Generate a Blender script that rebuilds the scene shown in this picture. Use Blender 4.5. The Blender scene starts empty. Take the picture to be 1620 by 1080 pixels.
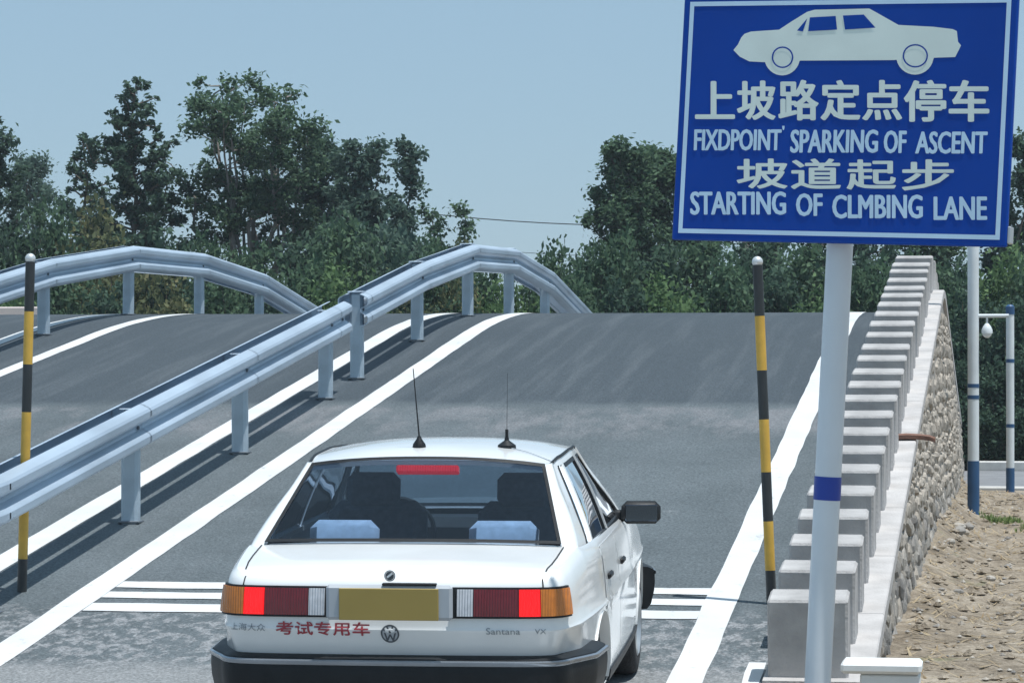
import bpy, math, random
import numpy as np
from mathutils import Vector, Matrix, noise as mnoise

random.seed(7)
rng = np.random.default_rng(11)
SC = bpy.context.scene
COL = SC.collection
R = math.radians

# ------------------------------------------------------------------ camera, sky, sun, exposure
cam_d = bpy.data.cameras.new('camera')
cam = bpy.data.objects.new('camera', cam_d)
COL.objects.link(cam)
cam.location = (0, 0, 1.80)
cam.rotation_euler = (R(90 + 0.4178), 0, R(9.195))
cam_d.sensor_width = 36.0
cam_d.lens = 106.667
cam_d.clip_start = 0.1
cam_d.clip_end = 2000
SC.camera = cam

SUN_V = Vector((0.25, -0.10, 1.0)).normalized()          # towards the sun
SUN_EL = math.asin(SUN_V.z)
SUN_AZ = math.atan2(SUN_V.x, SUN_V.y)                    # clockwise from +Y
world = bpy.data.worlds.new('World')
SC.world = world
world.use_nodes = True
wn, wl = world.node_tree.nodes, world.node_tree.links
sky = wn.new('ShaderNodeTexSky')
sky.sky_type = 'NISHITA'
sky.sun_disc = False
sky.sun_elevation = SUN_EL
sky.sun_rotation = SUN_AZ
sky.air_density = 1.0
sky.dust_density = 0.3
sky.ozone_density = 3.0
haze_mix = wn.new('ShaderNodeMix')                       # thin summer haze evens the sky out
haze_mix.data_type = 'RGBA'
haze_mix.inputs[0].default_value = 0.72
haze_mix.inputs[7].default_value = (3.25, 4.95, 6.45, 1)
wl.new(sky.outputs[0], haze_mix.inputs[6])
wl.new(haze_mix.outputs[2], wn['Background'].inputs[0])
wn['Background'].inputs[1].default_value = 0.105

sun_d = bpy.data.lights.new('sun', 'SUN')
sun_d.energy = 4.8
sun_d.angle = R(0.55)
sun_d.color = (1.0, 0.985, 0.955)
sun = bpy.data.objects.new('sun', sun_d)
COL.objects.link(sun)
sun.rotation_euler = SUN_V.to_track_quat('Z', 'Y').to_euler()
sun.location = (30, 30, 90)

SC.view_settings.view_transform = 'Standard'
SC.view_settings.look = 'None'
SC.view_settings.exposure = 0.0
SC.view_settings.gamma = 1.0
SC.view_settings.use_curve_mapping = False

# ------------------------------------------------------------------ helpers
def setp(o, label=None, cat=None, group=None, kind=None):
    if label: o['label'] = label
    if cat: o['category'] = cat
    if group: o['group'] = group
    if kind: o['kind'] = kind
    return o

def thing(name, loc, label, cat, group=None, rz=0.0):
    o = bpy.data.objects.new(name, None)
    o.empty_display_size = 0.2
    COL.objects.link(o)
    o.location = loc
    o.rotation_euler = (0, 0, rz)
    return setp(o, label, cat, group)

def link(name, me, parent=None):
    o = bpy.data.objects.new(name, me)
    COL.objects.link(o)
    if parent is not None:
        o.parent = parent
    return o

class MB:
    """collects verts and faces; build() links them as one mesh object"""
    def __init__(self):
        self.v, self.f, self.m = [], [], []
        self.mi = 0
    def add(self, vs, fs):
        n = len(self.v)
        self.v += [tuple(p) for p in vs]
        self.f += [tuple(n + i for i in f) for f in fs]
        self.m += [self.mi] * len(fs)
        return n
    def box(self, c, s, rot=None, bev=0.0):
        hx, hy, hz = s[0] / 2, s[1] / 2, s[2] / 2
        if bev <= 0:
            vs = [Vector((x * hx, y * hy, z * hz)) for x in (-1, 1) for y in (-1, 1) for z in (-1, 1)]
            fs = [(0, 1, 3, 2), (4, 6, 7, 5), (0, 4, 5, 1), (2, 3, 7, 6), (0, 2, 6, 4), (1, 5, 7, 3)]
        else:
            b = min(bev, hx * .95, hy * .95, hz * .95)
            vs, idx = [], {}
            for x in (-1, 1):
                for y in (-1, 1):
                    for z in (-1, 1):
                        for ax in range(3):
                            p = [x * (hx - b), y * (hy - b), z * (hz - b)]
                            p[ax] = (x * hx, y * hy, z * hz)[ax]
                            idx[(x, y, z, ax)] = len(vs)
                            vs.append(Vector(p))
            fs = []
            for ax in range(3):
                o1, o2 = [a for a in range(3) if a != ax]
                for sgn in (-1, 1):
                    q = []
                    for a, b2 in ((-1, -1), (1, -1), (1, 1), (-1, 1)):
                        k = [0, 0, 0]; k[ax] = sgn; k[o1] = a; k[o2] = b2
                        q.append(idx[(*k, ax)])
                    fs.append(q)
            for ax in range(3):
                o1, o2 = [a for a in range(3) if a != ax]
                for a in (-1, 1):
                    for b2 in (-1, 1):
                        k0 = [0, 0, 0]; k0[ax] = -1; k0[o1] = a; k0[o2] = b2
                        k1 = list(k0); k1[ax] = 1
                        fs.append((idx[(*k0, o1)], idx[(*k1, o1)], idx[(*k1, o2)], idx[(*k0, o2)]))
            for x in (-1, 1):
                for y in (-1, 1):
                    for z in (-1, 1):
                        fs.append([idx[(x, y, z, a)] for a in range(3)])
        if rot is not None:
            vs = [rot @ p for p in vs]
        c = Vector(c)
        self.add([p + c for p in vs], fs)
        return self
    def tube(self, pts, r, n=10, caps=True):
        pts = [Vector(p) for p in pts]
        rs = r if isinstance(r, (list, tuple)) else [r] * len(pts)
        rings = []
        ref = None
        for i, p in enumerate(pts):
            d = (pts[min(i + 1, len(pts) - 1)] - pts[max(i - 1, 0)])
            d = d.normalized() if d.length > 1e-9 else Vector((0, 0, 1))
            if ref is None:
                ref = Vector((1, 0, 0)) if abs(d.x) < .9 else Vector((0, 1, 0))
            a = (ref - d * ref.dot(d)).normalized()
            b = d.cross(a)
            ref = a
            rings.append([p + (a * math.cos(2 * math.pi * k / n) + b * math.sin(2 * math.pi * k / n)) * rs[i] for k in range(n)])
        vs = [q for g in rings for q in g]
        fs = []
        for i in range(len(pts) - 1):
            for k in range(n):
                k2 = (k + 1) % n
                fs.append((i * n + k, i * n + k2, (i + 1) * n + k2, (i + 1) * n + k))
        if caps:
            fs.append(tuple(reversed(range(n))))
            fs.append(tuple((len(pts) - 1) * n + k for k in range(n)))
        self.add(vs, fs)
        return self
    def ball(self, c, r, n=12, m=8, sz=1.0):
        c = Vector(c)
        vs = [c + Vector((0, 0, -r * sz))]
        for i in range(1, m):
            t = -math.pi / 2 + math.pi * i / m
            for k in range(n):
                a = 2 * math.pi * k / n
                vs.append(c + Vector((r * math.cos(t) * math.cos(a), r * math.cos(t) * math.sin(a), r * sz * math.sin(t))))
        vs.append(c + Vector((0, 0, r * sz)))
        fs = [(0, 1 + (k + 1) % n, 1 + k) for k in range(n)]
        for i in range(m - 2):
            for k in range(n):
                k2 = (k + 1) % n
                fs.append((1 + i * n + k, 1 + i * n + k2, 1 + (i + 1) * n + k2, 1 + (i + 1) * n + k))
        T = len(vs) - 1
        fs += [(T, 1 + (m - 2) * n + k, 1 + (m - 2) * n + (k + 1) % n) for k in range(n)]
        self.add(vs, fs)
        return self
    def grid(self, rows, close=False):
        """rows: list of lists of points, same length"""
        n = len(rows[0])
        vs = [p for r_ in rows for p in r_]
        fs = []
        for i in range(len(rows) - 1):
            for k in range(n - 1):
                fs.append((i * n + k, i * n + k + 1, (i + 1) * n + k + 1, (i + 1) * n + k))
        self.add(vs, fs)
        return self
    def slab(self, rows_out, rows_in):
        """closed slab between two grids of equal shape"""
        self.grid(rows_out)
        self.grid([list(reversed(r_)) for r_ in rows_in])
        def rim(a, b):
            self.grid([b, a])
        rim(rows_out[0], rows_in[0])
        rim(list(reversed(rows_out[-1])), list(reversed(rows_in[-1])))
        rim([r_[-1] for r_ in rows_out], [r_[-1] for r_ in rows_in])
        rim([r_[0] for r_ in reversed(rows_out)], [r_[0] for r_ in reversed(rows_in)])
        return self
    def build(self, name, mat, parent=None, smooth=None):
        me = bpy.data.meshes.new(name)
        me.from_pydata([tuple(p) for p in self.v], [], self.f)
        mats = mat if isinstance(mat, (list, tuple)) else [mat]
        for m_ in mats:
            me.materials.append(m_)
        if len(mats) > 1:
            me.polygons.foreach_set('material_index', self.m)
        if smooth is not None:
            me.polygons.foreach_set('use_smooth', [True] * len(me.polygons))
            me.set_sharp_from_angle(angle=R(smooth))
        me.update()
        return link(name, me, parent)

# ------------------------------------------------------------------ materials
def new_mat(name):
    m = bpy.data.materials.new(name)
    m.use_nodes = True
    return m, m.node_tree.nodes, m.node_tree.links, m.node_tree.nodes['Principled BSDF']

def ramp_node(n, stops):
    r_ = n.new('ShaderNodeValToRGB')
    el = r_.color_ramp.elements
    while len(el) < len(stops):
        el.new(0.5)
    for e, (p, c) in zip(el, stops):
        e.position = p
        e.color = (*c, 1) if len(c) == 3 else c
    return r_

def simple(name, c, rough=.6, metal=0.0, var=.12, scale=8.0, bump=0.0, bscale=40.0, coat=0.0, spec=.5, stretch=(1, 1, 1)):
    """one colour with a soft noise variation and a little relief"""
    m, n, l, b = new_mat(name)
    tc = n.new('ShaderNodeTexCoord')
    mp = n.new('ShaderNodeMapping')
    mp.inputs['Scale'].default_value = stretch
    l.new(tc.outputs['Object'], mp.inputs[0])
    nz = n.new('ShaderNodeTexNoise')
    nz.inputs['Scale'].default_value = scale
    nz.inputs['Detail'].default_value = 5
    l.new(mp.outputs[0], nz.inputs['Vector'])
    lo = tuple(x * (1 - var) for x in c)
    hi = tuple(min(1, x * (1 + var)) for x in c)
    cr = ramp_node(n, [(.3, lo), (.7, hi)])
    l.new(nz.outputs[0], cr.inputs[0])
    l.new(cr.outputs[0], b.inputs['Base Color'])
    b.inputs['Roughness'].default_value = rough
    b.inputs['Metallic'].default_value = metal
    b.inputs['Coat Weight'].default_value = coat
    b.inputs['Coat Roughness'].default_value = .08
    b.inputs['Specular IOR Level'].default_value = spec
    if bump:
        n2 = n.new('ShaderNodeTexNoise')
        n2.inputs['Scale'].default_value = bscale
        n2.inputs['Detail'].default_value = 6
        l.new(mp.outputs[0], n2.inputs['Vector'])
        bp = n.new('ShaderNodeBump')
        bp.inputs['Strength'].default_value = bump
        bp.inputs['Distance'].default_value = .02
        l.new(n2.outputs[0], bp.inputs['Height'])
        l.new(bp.outputs[0], b.inputs['Normal'])
    return m

def mixc(n, l, fac, a, b, mode='MIX'):
    x = n.new('ShaderNodeMix')
    x.data_type = 'RGBA'
    x.blend_type = mode
    for sock, val in ((x.inputs[0], fac), (x.inputs[6], a), (x.inputs[7], b)):
        if isinstance(val, (int, float)):
            sock.default_value = val
        elif isinstance(val, tuple):
            sock.default_value = (*val, 1)
        else:
            l.new(val, sock)
    return x.outputs[2]

def math_n(n, l, op, a, b=None):
    x = n.new('ShaderNodeMath')
    x.operation = op
    for i, val in enumerate((a, b)):
        if val is None: continue
        if isinstance(val, (int, float)):
            x.inputs[i].default_value = val
        else:
            l.new(val, x.inputs[i])
    return x.outputs[0]

def noise_n(n, l, vec, scale, detail=4, rough=.55, sc3=None):
    if sc3:
        mp = n.new('ShaderNodeMapping')
        mp.inputs['Scale'].default_value = sc3
        l.new(vec, mp.inputs[0])
        vec = mp.outputs[0]
    x = n.new('ShaderNodeTexNoise')
    x.inputs['Scale'].default_value = scale
    x.inputs['Detail'].default_value = detail
    x.inputs['Roughness'].default_value = rough
    l.new(vec, x.inputs['Vector'])
    return x.outputs[0]

def maprange(n, l, v, a, b, c=0.0, d=1.0, smooth=True):
    x = n.new('ShaderNodeMapRange')
    if smooth: x.interpolation_type = 'SMOOTHSTEP'
    l.new(v, x.inputs[0])
    for i, q in enumerate((a, b, c, d)):
        x.inputs[1 + i].default_value = q
    return x.outputs[0]

def asphalt_mat():
    m, n, l, b = new_mat('asphalt')
    tc = n.new('ShaderNodeTexCoord')
    V = tc.outputs['Object']
    sep = n.new('ShaderNodeSeparateXYZ')
    l.new(V, sep.inputs[0])
    Y = sep.outputs[1]
    wob = noise_n(n, l, V, .9, 3)
    wob2 = math_n(n, l, 'MULTIPLY_ADD', wob, .5)
    Yw = math_n(n, l, 'ADD', Y, math_n(n, l, 'MULTIPLY', math_n(n, l, 'SUBTRACT', wob, .5), .9))
    fine = noise_n(n, l, V, 55, 3, .7)
    patch = noise_n(n, l, V, .8, 5, .6)
    streak = noise_n(n, l, V, 1.0, 4, .6, (5.5, .25, 1))
    scuff = noise_n(n, l, V, 1.0, 6, .7, (2.2, .55, 1))
    base = ramp_node(n, [(.3, (.074, .091, .099)), (.72, (.112, .134, .145))])
    l.new(patch, base.inputs[0])
    col = base.outputs[0]
    # the upper half of the slope carries a newer, slightly darker layer
    new = maprange(n, l, Yw, 27.0, 27.5)
    col = mixc(n, l, math_n(n, l, 'MULTIPLY', new, .9), col, (.042, .056, .068))
    # pale scuffed band where the two layers meet
    b1 = maprange(n, l, Yw, 24.9, 25.9)
    b2 = maprange(n, l, Yw, 26.8, 27.1, 1.0, 0.0)
    sc1 = maprange(n, l, scuff, .40, .62)
    band = math_n(n, l, 'MULTIPLY', math_n(n, l, 'MULTIPLY', b1, b2), sc1)
    col = mixc(n, l, math_n(n, l, 'MULTIPLY', band, .9), col, (.165, .172, .182))
    # tyre-polished streaks along the lane
    st = maprange(n, l, streak, .45, .72)
    col = mixc(n, l, math_n(n, l, 'MULTIPLY', st, .30), col, (.125, .143, .156))
    # pale dry scratches
    scr = noise_n(n, l, V, 1.0, 8, .75, (1.3, .8, 1))
    sc2 = maprange(n, l, scr, .64, .72)
    col = mixc(n, l, math_n(n, l, 'MULTIPLY', sc2, .45), col, (.22, .235, .245))
    # gritty apron below the stop lines, then the worn concrete flat in front
    grit = maprange(n, l, noise_n(n, l, V, 11, 6, .75, (1, .6, 1)), .47, .58)
    g1 = maprange(n, l, Yw, 18.4, 17.9)
    g2 = math_n(n, l, 'MULTIPLY', g1, grit)
    col = mixc(n, l, math_n(n, l, 'MULTIPLY', g2, .9), col, (.24, .25, .26))
    fl = maprange(n, l, Yw, 16.9, 16.45)
    col = mixc(n, l, math_n(n, l, 'MULTIPLY', fl, .85), col, (.225, .235, .24))
    # aggregate speckle
    sp = ramp_node(n, [(.36, (.50, .50, .50)), (.66, (1.50, 1.50, 1.50))])
    l.new(fine, sp.inputs[0])
    col = mixc(n, l, .8, col, sp.outputs[0], 'MULTIPLY')
    l.new(col, b.inputs['Base Color'])
    b.inputs['Roughness'].default_value = .78
    b.inputs['Specular IOR Level'].default_value = .35
    bp = n.new('ShaderNodeBump')
    bp.inputs['Strength'].default_value = .45
    bp.inputs['Distance'].default_value = .012
    l.new(math_n(n, l, 'ADD', fine, math_n(n, l, 'MULTIPLY', scuff, .6)), bp.inputs['Height'])
    l.new(bp.outputs[0], b.inputs['Normal'])
    return m

def paint_mat():
    m, n, l, b = new_mat('road_paint')
    tc = n.new('ShaderNodeTexCoord')
    V = tc.outputs['Object']
    worn = maprange(n, l, noise_n(n, l, V, 9, 7, .75, (1, .5, 1)), .57, .72)
    dirt = noise_n(n, l, V, 1.6, 4)
    c0 = ramp_node(n, [(.3, (.56, .58, .585)), (.7, (.68, .69, .69))])
    l.new(dirt, c0.inputs[0])
    col = mixc(n, l, math_n(n, l, 'MULTIPLY', worn, .7), c0.outputs[0], (.30, .31, .32))
    l.new(col, b.inputs['Base Color'])
    b.inputs['Roughness'].default_value = .6
    bp = n.new('ShaderNodeBump')
    bp.inputs['Strength'].default_value = .25
    bp.inputs['Distance'].default_value = .006
    l.new(noise_n(n, l, V, 45, 4), bp.inputs['Height'])
    l.new(bp.outputs[0], b.inputs['Normal'])
    return m

def dirt_mat():
    m, n, l, b = new_mat('dirt')
    tc = n.new('ShaderNodeTexCoord')
    V = tc.outputs['Object']
    big = noise_n(n, l, V, .9, 6, .65)
    mid = noise_n(n, l, V, 6, 6, .7)
    fine = noise_n(n, l, V, 38, 5, .7)
    c0 = ramp_node(n, [(.34, (.13, .107, .080)), (.5, (.29, .248, .195)), (.64, (.45, .40, .33))])
    l.new(math_n(n, l, 'ADD', math_n(n, l, 'MULTIPLY', big, .45), math_n(n, l, 'MULTIPLY', mid, .55)), c0.inputs[0])
    c1 = ramp_node(n, [(.34, (.55, .53, .5)), (.66, (1.3, 1.3, 1.3))])
    l.new(fine, c1.inputs[0])
    col = mixc(n, l, .75, c0.outputs[0], c1.outputs[0], 'MULTIPLY')
    gr = maprange(n, l, noise_n(n, l, V, 1.7, 5, .6, (1, 1, 1)), .62, .70)
    col = mixc(n, l, math_n(n, l, 'MULTIPLY', gr, .35), col, (.14, .17, .07))
    l.new(col, b.inputs['Base Color'])
    b.inputs['Roughness'].default_value = .95
    b.inputs['Specular IOR Level'].default_value = .15
    bp = n.new('ShaderNodeBump')
    bp.inputs['Strength'].default_value = .8
    bp.inputs['Distance'].default_value = .04
    l.new(math_n(n, l, 'ADD', mid, math_n(n, l, 'MULTIPLY', fine, .6)), bp.inputs['Height'])
    l.new(bp.outputs[0], b.inputs['Normal'])
    return m

def leaf_mat(name, dark, light, yellow=None):
    m, n, l, b = new_mat(name)
    geo = n.new('ShaderNodeNewGeometry')
    stops = [(.0, dark), (.75, light)]
    if yellow: stops.append((1.0, yellow))
    cr = ramp_node(n, stops)
    l.new(geo.outputs['Random Per Island'], cr.inputs[0])
    l.new(cr.outputs[0], b.inputs['Base Color'])
    b.inputs['Roughness'].default_value = .7
    b.inputs['Specular IOR Level'].default_value = .15
    tr = n.new('ShaderNodeBsdfTranslucent')
    l.new(cr.outputs[0], tr.inputs[0])
    mx = n.new('ShaderNodeMixShader')
    mx.inputs[0].default_value = .38
    l.new(b.outputs[0], mx.inputs[1])
    l.new(tr.outputs[0], mx.inputs[2])
    l.new(mx.outputs[0], n['Material Output'].inputs[0])
    return m

def glass_mat(name, tint, ior=1.45):
    m, n, l, b = new_mat(name)
    n.remove(b)
    t = n.new('ShaderNodeBsdfTransparent')
    t.inputs[0].default_value = (*tint, 1)
    g = n.new('ShaderNodeBsdfGlossy')
    g.inputs['Roughness'].default_value = .02
    g.inputs[0].default_value = (.95, .97, 1, 1)
    fr = n.new('ShaderNodeFresnel')
    fr.inputs[0].default_value = ior
    mx = n.new('ShaderNodeMixShader')
    l.new(fr.outputs[0], mx.inputs[0])
    l.new(t.outputs[0], mx.inputs[1])
    l.new(g.outputs[0], mx.inputs[2])
    l.new(mx.outputs[0], n['Material Output'].inputs[0])
    return m

def lamp_lens(name, c, emit=0.0, ecol=None):
    m = simple(name, c, .22, 0, .12, 30, coat=.35)
    n, l = m.node_tree.nodes, m.node_tree.links
    b = n['Principled BSDF']
    wv = n.new('ShaderNodeTexWave')                       # moulded ribs of the lens
    wv.bands_direction = 'X'
    wv.inputs['Scale'].default_value = 26
    tc = n.new('ShaderNodeTexCoord')
    l.new(tc.outputs['Object'], wv.inputs[0])
    bp = n.new('ShaderNodeBump')
    bp.inputs['Strength'].default_value = .6
    bp.inputs['Distance'].default_value = .006
    l.new(wv.outputs[1], bp.inputs['Height'])
    l.new(bp.outputs[0], b.inputs['Normal'])
    if emit:
        b.inputs['Emission Color'].default_value = (*(ecol or c), 1)
        b.inputs['Emission Strength'].default_value = emit
    return m

M = {
    'asphalt': asphalt_mat(), 'paint': paint_mat(), 'dirt': dirt_mat(),
    'side_asphalt': simple('side_road_asphalt', (.20, .21, .225), .85, var=.15, scale=2),
    'kerb': simple('kerb_concrete', (.55, .55, .53), .85, var=.12, scale=5),
    'galv': simple('galvanised_steel', (.43, .52, .61), .44, .40, .17, 3.0, .05, 60, stretch=(1, .3, 1)),
    'galv_post': simple('galvanised_post', (.40, .485, .55), .55, .30, .12, 5.0, .06, 70),
    'bolt': simple('bolt_steel', (.16, .18, .20), .5, .6),
    'concrete': simple('block_concrete', (.40, .392, .385), .9, 0, .24, 3.5, .35, 45),
    'coping': simple('coping_concrete', (.45, .435, .425), .9, 0, .16, 4, .3, 40),
    'mortar': simple('mortar', (.27, .255, .232), .95, 0, .3, 6, .5, 25),
    'stone_a': simple('wall_stone_grey', (.285, .272, .252), .92, 0, .22, 7, .6, 22),
    'stone_b': simple('wall_stone_tan', (.345, .312, .268), .92, 0, .22, 7, .6, 22),
    'stone_c': simple('wall_stone_pale', (.40, .375, .335), .92, 0, .18, 7, .6, 22),
    'stone_d': simple('wall_stone_dark', (.21, .20, .188), .92, 0, .22, 7, .6, 22),
    'white_stone': simple('white_stone', (.74, .76, .75), .5, 0, .05, 9),
    'wood': simple('weathered_wood', (.20, .105, .075), .85, 0, .3, 14, .5, 40, stretch=(.4, 3, 3)),
    'pole_black': simple('pole_black', (.022, .026, .028), .45, 0, .2, 6),
    'pole_yellow': simple('pole_yellow', (.60, .36, .055), .5, 0, .14, 7, .05, 40),
    'pole_silver': simple('pole_silver', (.70, .72, .72), .35, .5, .06, 6),
    'sign_blue': simple('sign_blue', (.004, .055, .34), .5, 0, .07, 2.5, spec=.15),
    'sign_grey': simple('sign_grey', (.70, .80, .76), .5, 0, .06, 4),
    'sign_white': simple('sign_white', (.52, .72, .90), .5, 0, .06, 4),
    'sign_back': simple('sign_back', (.5, .52, .54), .4, .6, .1, 4),
    'post_white': simple('post_white', (.66, .72, .77), .38, 0, .06, 3, .02, 20, coat=.2),
    'band_blue': simple('band_blue', (.008, .045, .34), .4, 0, .06, 4),
    'pole_white': simple('pole_white', (.66, .71, .73), .45, 0, .08, 4),
    'pole_blue': simple('pole_blue', (.02, .08, .19), .5, 0, .12, 5),
    'grey_dark': simple('dark_rubber', (.02, .02, .022), .6, 0, .2, 9),
    'cable': simple('cable', (.03, .035, .04), .7),
    'bark': simple('bark', (.115, .095, .075), .95, 0, .3, 5, .6, 18),
    'bark_pale': simple('bark_pale', (.22, .20, .18), .95, 0, .3, 5, .5, 18),
    'pink_wall': simple('boundary_wall', (.60, .53, .50), .9, 0, .08, 2),
    'leaf_dark': leaf_mat('leaf_dark', (.034, .070, .054), (.084, .142, .094)),
    'leaf_mid': leaf_mat('leaf_mid', (.040, .084, .052), (.112, .185, .106)),
    'leaf_fresh': leaf_mat('leaf_fresh', (.060, .118, .050), (.150, .240, .105)),
    'leaf_olive': leaf_mat('leaf_olive', (.075, .100, .050), (.170, .185, .090), (.20, .185, .095)),
    'leaf_blue': leaf_mat('leaf_blue', (.052, .100, .082), (.122, .190, .145)),
    'grass': leaf_mat('grass_blade', (.10, .16, .05), (.24, .32, .12)),
    'straw': leaf_mat('straw', (.30, .22, .13), (.52, .43, .29)),
}

# ------------------------------------------------------------------ ramp profile
S_ = 0.12824
def road_prof(y):
    if y > 37.3:
        y = 74.6 - y                      # the far side mirrors the near side
    if y <= 15.2: return 0.0
    if y < 16.84: return S_ * (y - 15.2) ** 2 / (2 * 1.64)
    if y < 32.5: return S_ * (y - 16.02)
    return S_ * (32.5 - 16.02) + S_ * (y - 32.5) - S_ * (y - 32.5) ** 2 / (2 * 4.8)

def road_z(y, x=-3.0):
    # the crest of the outer lane lies a little further on
    b = min(1.0, max(0.0, (-6.2 - x) / 4.8))
    if b <= 0 or y < 37.3: return road_prof(y)
    return (1 - b) * road_prof(y) + b * road_prof(max(37.3, y - 1.7))

def ys_between(a, b, step=.4):
    k = max(2, int(math.ceil((b - a) / step)) + 1)
    return [a + (b - a) * i / (k - 1) for i in range(k)]

# ------------------------------------------------------------------ setting: ground, ramp, markings
mb = MB()
mb.add([(-150, -40, -.06), (150, -40, -.06), (150, 200, -.06), (-150, 200, -.06)], [(0, 1, 2, 3)])
setp(mb.build('ground', M['dirt']), kind='structure')

XL, XR = -15.2, -1.30
mb = MB()
yy = [-12, 0, 8, 12, 14] + ys_between(14.6, 17.4, .2) + ys_between(17.8, 31.8, .8) + ys_between(32.2, 42.4, .3) + ys_between(43, 59.6, .8) + [61, 66, 72, 90]
rows = [[(x, y, road_z(y, x)) for x in (XL, -11, -6.2, XR)] for y in yy]
mb.grid(rows)
lo = [[(XL, y, -.3) for y in yy], [(XL, y, road_z(y, XL)) for y in yy]]
mb.grid(lo)
mb.grid([[(XR, y, road_z(y)) for y in yy], [(XR, y, -.3) for y in yy]])
ramp = setp(mb.build('ramp_road', M['asphalt'], smooth=40), kind='structure')

def strip(name, x0, x1, y0, y1, parent, wav=0.0, lift=.004, mat='paint'):
    mb = MB()
    ys = ys_between(y0, y1, .25)
    row = []
    for y in ys:
        a = mnoise.noise((x0 * 3, y * 1.7, 1)) * wav
        b = mnoise.noise((x1 * 3, y * 1.7, 5)) * wav
        row.append([(x0 + a, y, road_z(y, x0 + a) + lift), (x1 + b, y, road_z(y, x1 + b) + lift)])
    mb.grid(row)
    return mb.build(name, M[mat], parent)

strip('lane_line', -5.84, -5.635, 6, 62, ramp, .012)
strip('lane_line', -1.81, -1.615, 6, 62, ramp, .012)
strip('lane_line', -6.755, -6.56, 6, 62, ramp, .010)
strip('lane_line', -10.03, -9.86, 6, 62, ramp, .010)
strip('lane_line', -10.93, -10.76, 6, 62, ramp, .010)
strip('lane_line', -14.6, -14.4, 6, 62, ramp, .010)
strip('edge_paint', -1.40, -1.312, 12.0, 17.0, ramp, .02)
def stop(x0, x1, ya, yb):
    mb = MB()
    row = []
    for i in range(41):
        x = x0 + (x1 - x0) * i / 40
        a = mnoise.noise((x * 2.2, ya, 3)) * .022
        b = mnoise.noise((x * 2.2, yb, 9)) * .022
        row.append([(x, yb + b, road_z(yb + b) + .005), (x, ya + a, road_z(ya + a) + .005)])
    mb.grid(row)
    mb.build('stop_line', M['paint'], ramp)
for x0, x1 in ((-5.63, -1.812), (-9.855, -6.757)):
    for ya, yb in ((18.83, 19.03), (18.51, 18.70), (18.12, 18.35)):
        stop(x0, x1, ya, yb)

# dirt verge on the right of the wall
def dirt_z(x, y):
    z = .030 * mnoise.noise((x * 2.2, y * 2.2, 0)) + .022 * mnoise.noise((x * 6, y * 6, 3)) + .05 * mnoise.noise((x * .6, y * .6, 7))
    k = max(0.0, min(1.0, (y - 19) / 10)) * max(0.0, min(1.0, (47 - y) / 6))
    z += .30 * k * math.exp(-((max(x, -.7) + .7) / .32) ** 2)
    fade = max(0.0, min(1.0, (43.4 - y) / 2.5))
    return max(z * fade, -.04) + .0
mb = MB()
xs = [-1.29 + .11 * i for i in range(74)]
ysd = [9 + .14 * i for i in range(249)]
mb.grid([[(x, y, dirt_z(x, y)) for x in xs] for y in ysd])
setp(mb.build('dirt_verge', M['dirt'], smooth=60), kind='structure')

# far side road crossing behind the verge, with its kerb
mb = MB()
mb.grid([[(-.64, 44.0, .0), (90, 44.0, .0)], [(-.64, 51.6, .0), (90, 51.6, .0)]])
setp(mb.build('side_road', M['side_asphalt']), kind='structure')
mb = MB()
mb.box((44.7, 51.75, .04), (90.6, .24, .24), bev=.02)
setp(mb.build('side_road_kerb', M['kerb']), kind='structure')
mb = MB()
mb.box((44.7, 43.84, -.01), (90.6, .22, .12), bev=.02)
setp(mb.build('verge_kerb', M['kerb']), kind='structure')

# loose bits on the verge
def scatter(n, fn, x0, x1, y0, y1, seed):
    r_ = random.Random(seed)
    mb = MB()
    for _ in range(n):
        x = x0 + (x1 - x0) * r_.random() ** 1.3
        y = y0 + (y1 - y0) * r_.random()
        fn(mb, x, y, dirt_z(x, y), r_)
    return mb
def pebble(mb, x, y, z, r_):
    s = r_.uniform(.006, .022) * (1.6 if r_.random() < .12 else 1)
    vs = []
    for dx, dy, dz in ((1, 0, 0), (-1, 0, 0), (0, 1, 0), (0, -1, 0), (0, 0, .7), (0, 0, -.7)):
        k = s * r_.uniform(.7, 1.3)
        vs.append((x + dx * k, y + dy * k, z + s * .3 + dz * k))
    mb.mi = r_.randrange(4)
    mb.add(vs, [(0, 2, 4), (2, 1, 4), (1, 3, 4), (3, 0, 4), (2, 0, 5), (1, 2, 5), (3, 1, 5), (0, 3, 5)])
g = scatter(1700, pebble, -.62, 3.2, 12, 43, 3).build('gravel', [M['stone_a'], M['stone_b'], M['stone_c'], M['stone_d']])
setp(g, 'scattered small stones on the bare earth beside the wall', 'gravel', kind='stuff')
def clod(mb, x, y, z, r_):
    s = r_.uniform(.018, .055)
    vs = []
    for dx, dy, dz in ((1, 0, 0), (-.7, .7, 0), (-.7, -.7, 0), (.2, .9, .1), (.2, -.9, .1), (0, 0, .65), (.3, .3, .55), (0, 0, -.5)):
        k = s * r_.uniform(.7, 1.3)
        vs.append((x + dx * k, y + dy * k, z + s * .15 + dz * k))
    mb.add(vs, [(0, 3, 6), (3, 1, 5), (3, 5, 6), (1, 2, 5), (2, 4, 5), (4, 0, 6), (4, 6, 5), (0, 7, 3), (3, 7, 1), (1, 7, 2), (2, 7, 4), (4, 7, 0)])
g = scatter(900, clod, -.60, 2.6, 14, 42, 8).build('earth_clods', M['dirt'])
setp(g, 'crumbled clods of brown earth on the verge', 'clods', kind='stuff')
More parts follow.
